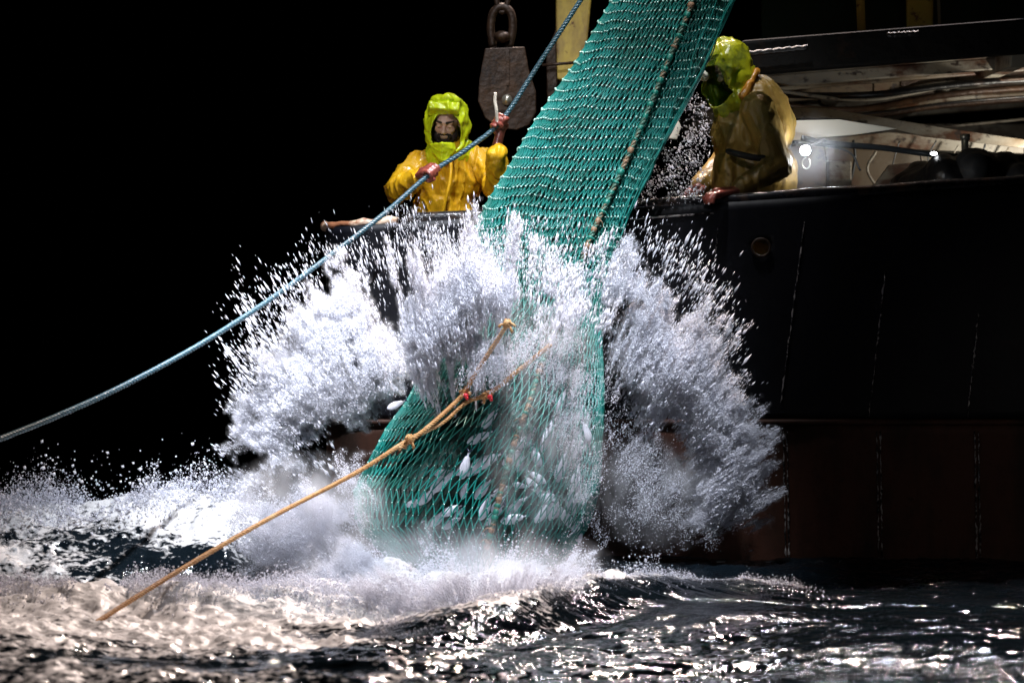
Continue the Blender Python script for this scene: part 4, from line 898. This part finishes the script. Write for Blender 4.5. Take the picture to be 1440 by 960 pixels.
RPg = [(868, 336), (888, 326), (908, 342), (914, 388), (940, 408), (952, 436), (980, 436), (996, 430), (1000, 462), (1024, 462), (1028, 500), (1044, 540), (1066, 560), (1062, 590), (1082, 602), (1086, 650), (1092, 700), (1066, 740), (1020, 756), (976, 744), (958, 690), (962, 640), (940, 600), (910, 622), (896, 590), (868, 560), (852, 500), (866, 440), (838, 408), (848, 362)]
a = merge([cloud(LP, -.55, .34, 330000, .06, 1.5, .0013, .5, 2.2, nsc=(20, 4.5), seed=1, bias=.2, pw=1.8), cloud(LP, -.55, .30, 12000, .11, 1.4, .0020, .5, 3.0, nsc=(14, 6), seed=1, bias=.0, edge_big=.5)])
drops('left_spray_plume', *a, M['spray'], 'tall brilliant white plume of spray left of the net under the blue rope', 'spray', fog=(.05, .0155, 10))
a = merge([cloud(CP, -1.05, .26, 260000, .13, 1.5, .0011, .45, 3.2, nsc=(36, 2.6), seed=5, bias=.1, pw=1.6), cloud(CP, -1.05, .3, 15000, .18, 1.5, .0015, .55, 4.6, nsc=(36, 2.6), seed=5, bias=.05)])
drops('centre_spray_plume', *a, M['spray'], 'lavender white burst of fine spray in front of the net below the fisherman', 'spray', fog=(.055, .0135, 7))
a = merge([cloud(RPg, -.5, .26, 300000, .06, 1.5, .0012, .5, 2.6, nsc=(26, 4), seed=9, bias=.1, pw=1.8), cloud(RPg, -.5, .3, 11000, .11, 1.4, .0018, .5, 3.4, nsc=(18, 6), seed=9, bias=.0, edge_big=.5)])
drops('right_spray_plume', *a, M['spray'], 'grey white plume of spray against the dark hull right of the net', 'spray', fog=(.045, .0145, 6))
# boiling foam round the bottom of the bag
BP = [(430, 815), (446, 780), (476, 738), (510, 745), (548, 790), (600, 766), (640, 800), (700, 815), (760, 790), (826, 765), (842, 780), (826, 810), (770, 856), (680, 880), (560, 880), (470, 858)]
a = merge([cloud(BP, -1.75, .30, 150000, .10, 1.2, .0012, .45, 1.3, nsc=(7, 5), seed=13, bias=.0, pw=1.5), cloud([(450, 830), (520, 800), (640, 800), (760, 800), (830, 800), (800, 840), (740, 868), (650, 892), (540, 885), (470, 868)], -2.45, .3, 120000, .06, 1.2, .0012, .5, 1.3, nsc=(7, 5), seed=14, pw=1.5), cloud([(326, 700), (400, 690), (450, 668), (500, 655), (500, 760), (470, 830), (340, 820)], -1.3, .25, 80000, .15, .8, .0014, .4, 1.3, seed=15, bias=-.1)])
drops('boiling_foam', *a, M['spray'], 'grey boiling foam and mist round the bottom of the net bag', 'foam', fog=(.024, .022, 1.5))
# veil of mist over the right half of the bag and beside it
a = merge([cloud([(760, 460), (850, 440), (855, 600), (850, 740), (790, 760), (770, 600)], -1.2, .1, 15000, .15, .8, .0012, .4, 1.5, seed=17), cloud([(640, 470), (760, 450), (780, 520), (700, 560), (620, 570)], -1.2, .1, 9000, .12, .8, .0014, .4, 1.6, seed=18),
           cloud([(850, 580), (960, 590), (1010, 760), (860, 770)], -.6, .2, 14000, .15, .9, .0014, .4, 1.3, seed=19)])
drops('mist', *a, M['spray'], 'thin veil of mist hanging over the right half of the net bag', 'mist')
# separate drops flung outwards
fl = []
for poly, Yc, n, rm, sd in (([(330, 420), (430, 300), (570, 300), (640, 320), (600, 420), (480, 420), (400, 520), (330, 600), (290, 560)], -.6, 1900, .0019, 21),
                            ([(540, 300), (700, 290), (800, 340), (840, 420), (560, 420)], -1.0, 5200, .0012, 22),
                            ([(880, 300), (960, 320), (1040, 420), (1080, 540), (1030, 560), (960, 430), (900, 390)], -.5, 1200, .0019, 23),
                            ([(745, 330), (850, 350), (850, 470), (760, 440)], -1.0, 3500, .0016, 24),
                            ([(60, 640), (330, 640), (330, 700), (0, 730)], -.8, 420, .0036, 25)):
    fl.append(cloud(poly, Yc, .35, n, .25, .9, rm, .55, 5.0 if sd != 25 else 1.0, nsc=(5, 3), seed=sd))
drops('flung_drops', *merge(fl), M['bead'], 'separate bright water drops flung out around the splash', 'water drops')
# drips raining between the net and the right fisherman
C, D, r, s_ = cloud([(972, 120), (1004, 150), (1000, 215), (990, 286), (884, 292), (905, 240), (945, 180)], -.02, .22, 1700, .05, .45, .0024, .4, 1.5, seed=27, bias=.35)
D = np.tile(np.array((.35, .05, -1.0)), (len(C), 1)) + rng.normal(0, .35, (len(C), 3))
drops('dripping_water', C, D, r, s_, M['bead'], 'shower of fine drips between the net edge and the right fisherman', 'water drops')
# ragged crests thrown up from the waves
def crest(n, xa, xb, ycf, zoff, rm, seed, sd=.1, hmax=.10):
    X = rng.uniform(xa, xb, n); Yv = ycf(X) + rng.normal(0, sd, n); h, fo = sea_fields(X, Yv)
    q = np.stack([X * 6, Yv * 6, np.zeros(n)], -1); f = np.clip(fbm(q, 4, seed) * 2.2 + .35, 0, 1)
    up = np.abs(rng.normal(0, 1, n)) * f * hmax
    C = np.stack([X, Yv, h + up + zoff], -1); keep = (rng.uniform(0, 1, n) < fo + .15) & (f > .02)
    C = C[keep]; m = len(C); D = rng.normal(0, 1, (m, 3)); r = rm * np.exp(rng.normal(0, .5, m)); return C, D, np.minimum(r, .010), rng.uniform(1, 1.6, m)
a = merge([crest(60000, -4.2, -.9, lambda x: -.75 + .12 * (x + 2), 0, .0019, 3, .10, .08), crest(60000, -3.6, -.2, lambda x: -2.45 + 0 * x, 0, .0017, 5, .12, .035), crest(30000, -.6, 1.5, lambda x: -2.95 + 1.45 * sst(-.5, 1.3, x), 0, .0014, 7, .12, .02), crest(30000, -1.2, .7, lambda x: -1.5 + 0 * x, 0, .0018, 9, .25, .08)])
drops('wave_crest_spray', *a, M['spray'], 'ragged white spray thrown up along the foaming wave crests', 'spray')

# soft mist: fine water about the splash, plus a puff added for lamp glow
def mist_mat(name, dens, sc):
    m = bpy.data.materials.new(name); m.use_nodes = True; nt = m.node_tree; N = nt.nodes; Lk = nt.links; N.remove(N['Principled BSDF'])
    v = N.new('ShaderNodeVolumePrincipled'); v.inputs['Color'].default_value = (.93, .94, .98, 1); v.inputs['Anisotropy'].default_value = .2
    tc = N.new('ShaderNodeTexCoord'); g = N.new('ShaderNodeTexGradient'); g.gradient_type = 'SPHERICAL'; Lk.new(tc.outputs['Object'], g.inputs[0])
    mp = N.new('ShaderNodeMapping'); mp.inputs['Scale'].default_value = (1.5, 1.0, .7); Lk.new(tc.outputs['Object'], mp.inputs[0])
    t = N.new('ShaderNodeTexNoise'); t.inputs['Scale'].default_value = sc; t.inputs['Detail'].default_value = 4; Lk.new(mp.outputs[0], t.inputs[0])
    r = N.new('ShaderNodeMapRange'); r.inputs[1].default_value = .44; r.inputs[2].default_value = .66; Lk.new(t.outputs[0], r.inputs[0])
    g2 = N.new('ShaderNodeMapRange'); g2.inputs[1].default_value = .02; g2.inputs[2].default_value = .5; Lk.new(g.outputs[1], g2.inputs[0])
    x = N.new('ShaderNodeMath'); x.operation = 'MULTIPLY'; Lk.new(r.outputs[0], x.inputs[0]); Lk.new(g2.outputs[0], x.inputs[1])
    y = N.new('ShaderNodeMath'); y.operation = 'MULTIPLY'; Lk.new(x.outputs[0], y.inputs[0]); y.inputs[1].default_value = dens
    Lk.new(y.outputs[0], v.inputs['Density']); Lk.new(v.outputs[0], N['Material Output'].inputs['Volume']); return m
MM = [mist_mat('dense_mist', 12, 3.6), mist_mat('thin_mist', 5, 3.0), mist_mat('added_glow_mist', 1.5, .5)]
for px, py, Y, rr, rot, k, lb in ((430, 530, -.5, (.24, .24, .30), 25, 0, 'bright soft white mist inside the left plume of spray'), (655, 430, -1.0, (.24, .22, .30), 8, 1, 'soft lavender mist inside the central burst of spray'),
                                  (760, 500, -1.35, (.34, .10, .34), 0, 1, 'thin bluish mist over the upper half of the net bag'), (770, 650, -1.35, (.36, .10, .40), 0, 1, 'thin bluish mist over the right half of the net bag'),
                                  (1020, 650, -.5, (.24, .20, .36), -8, 1, 'low grey mist at the foot of the right plume'), (640, 815, -1.8, (.85, .32, .32), 0, 1, 'smooth grey mist over the boiling foam under the net bag'),
                                  (430, 725, -1.3, (.50, .28, .34), 0, 1, 'thin mist low between the left plume and the net bag'), (930, 690, -.6, (.40, .2, .34), 0, 1, 'dark thin mist between the net bag and the foot of the right plume'),
                                  (1134, 212, .34, (.26, .14, .24), 0, 2, 'faint mist added round the lit work lamp to give its glow')):
    bm = bmesh.new(); bmesh.ops.create_icosphere(bm, subdivisions=3, radius=1.0); me = bpy.data.meshes.new('mist'); bm.to_mesh(me); bm.free(); me.materials.append(MM[k])
    o = bpy.data.objects.new('mist', me); COL.objects.link(o); o.location = P(px, py, Y); o.scale = rr; o.rotation_euler = (0, math.radians(-rot), 0); tag(o, lb, 'mist', kind='stuff')
cy.volume_bounces = 2; cy.volume_step_rate = 1.0; cy.volume_max_steps = 128
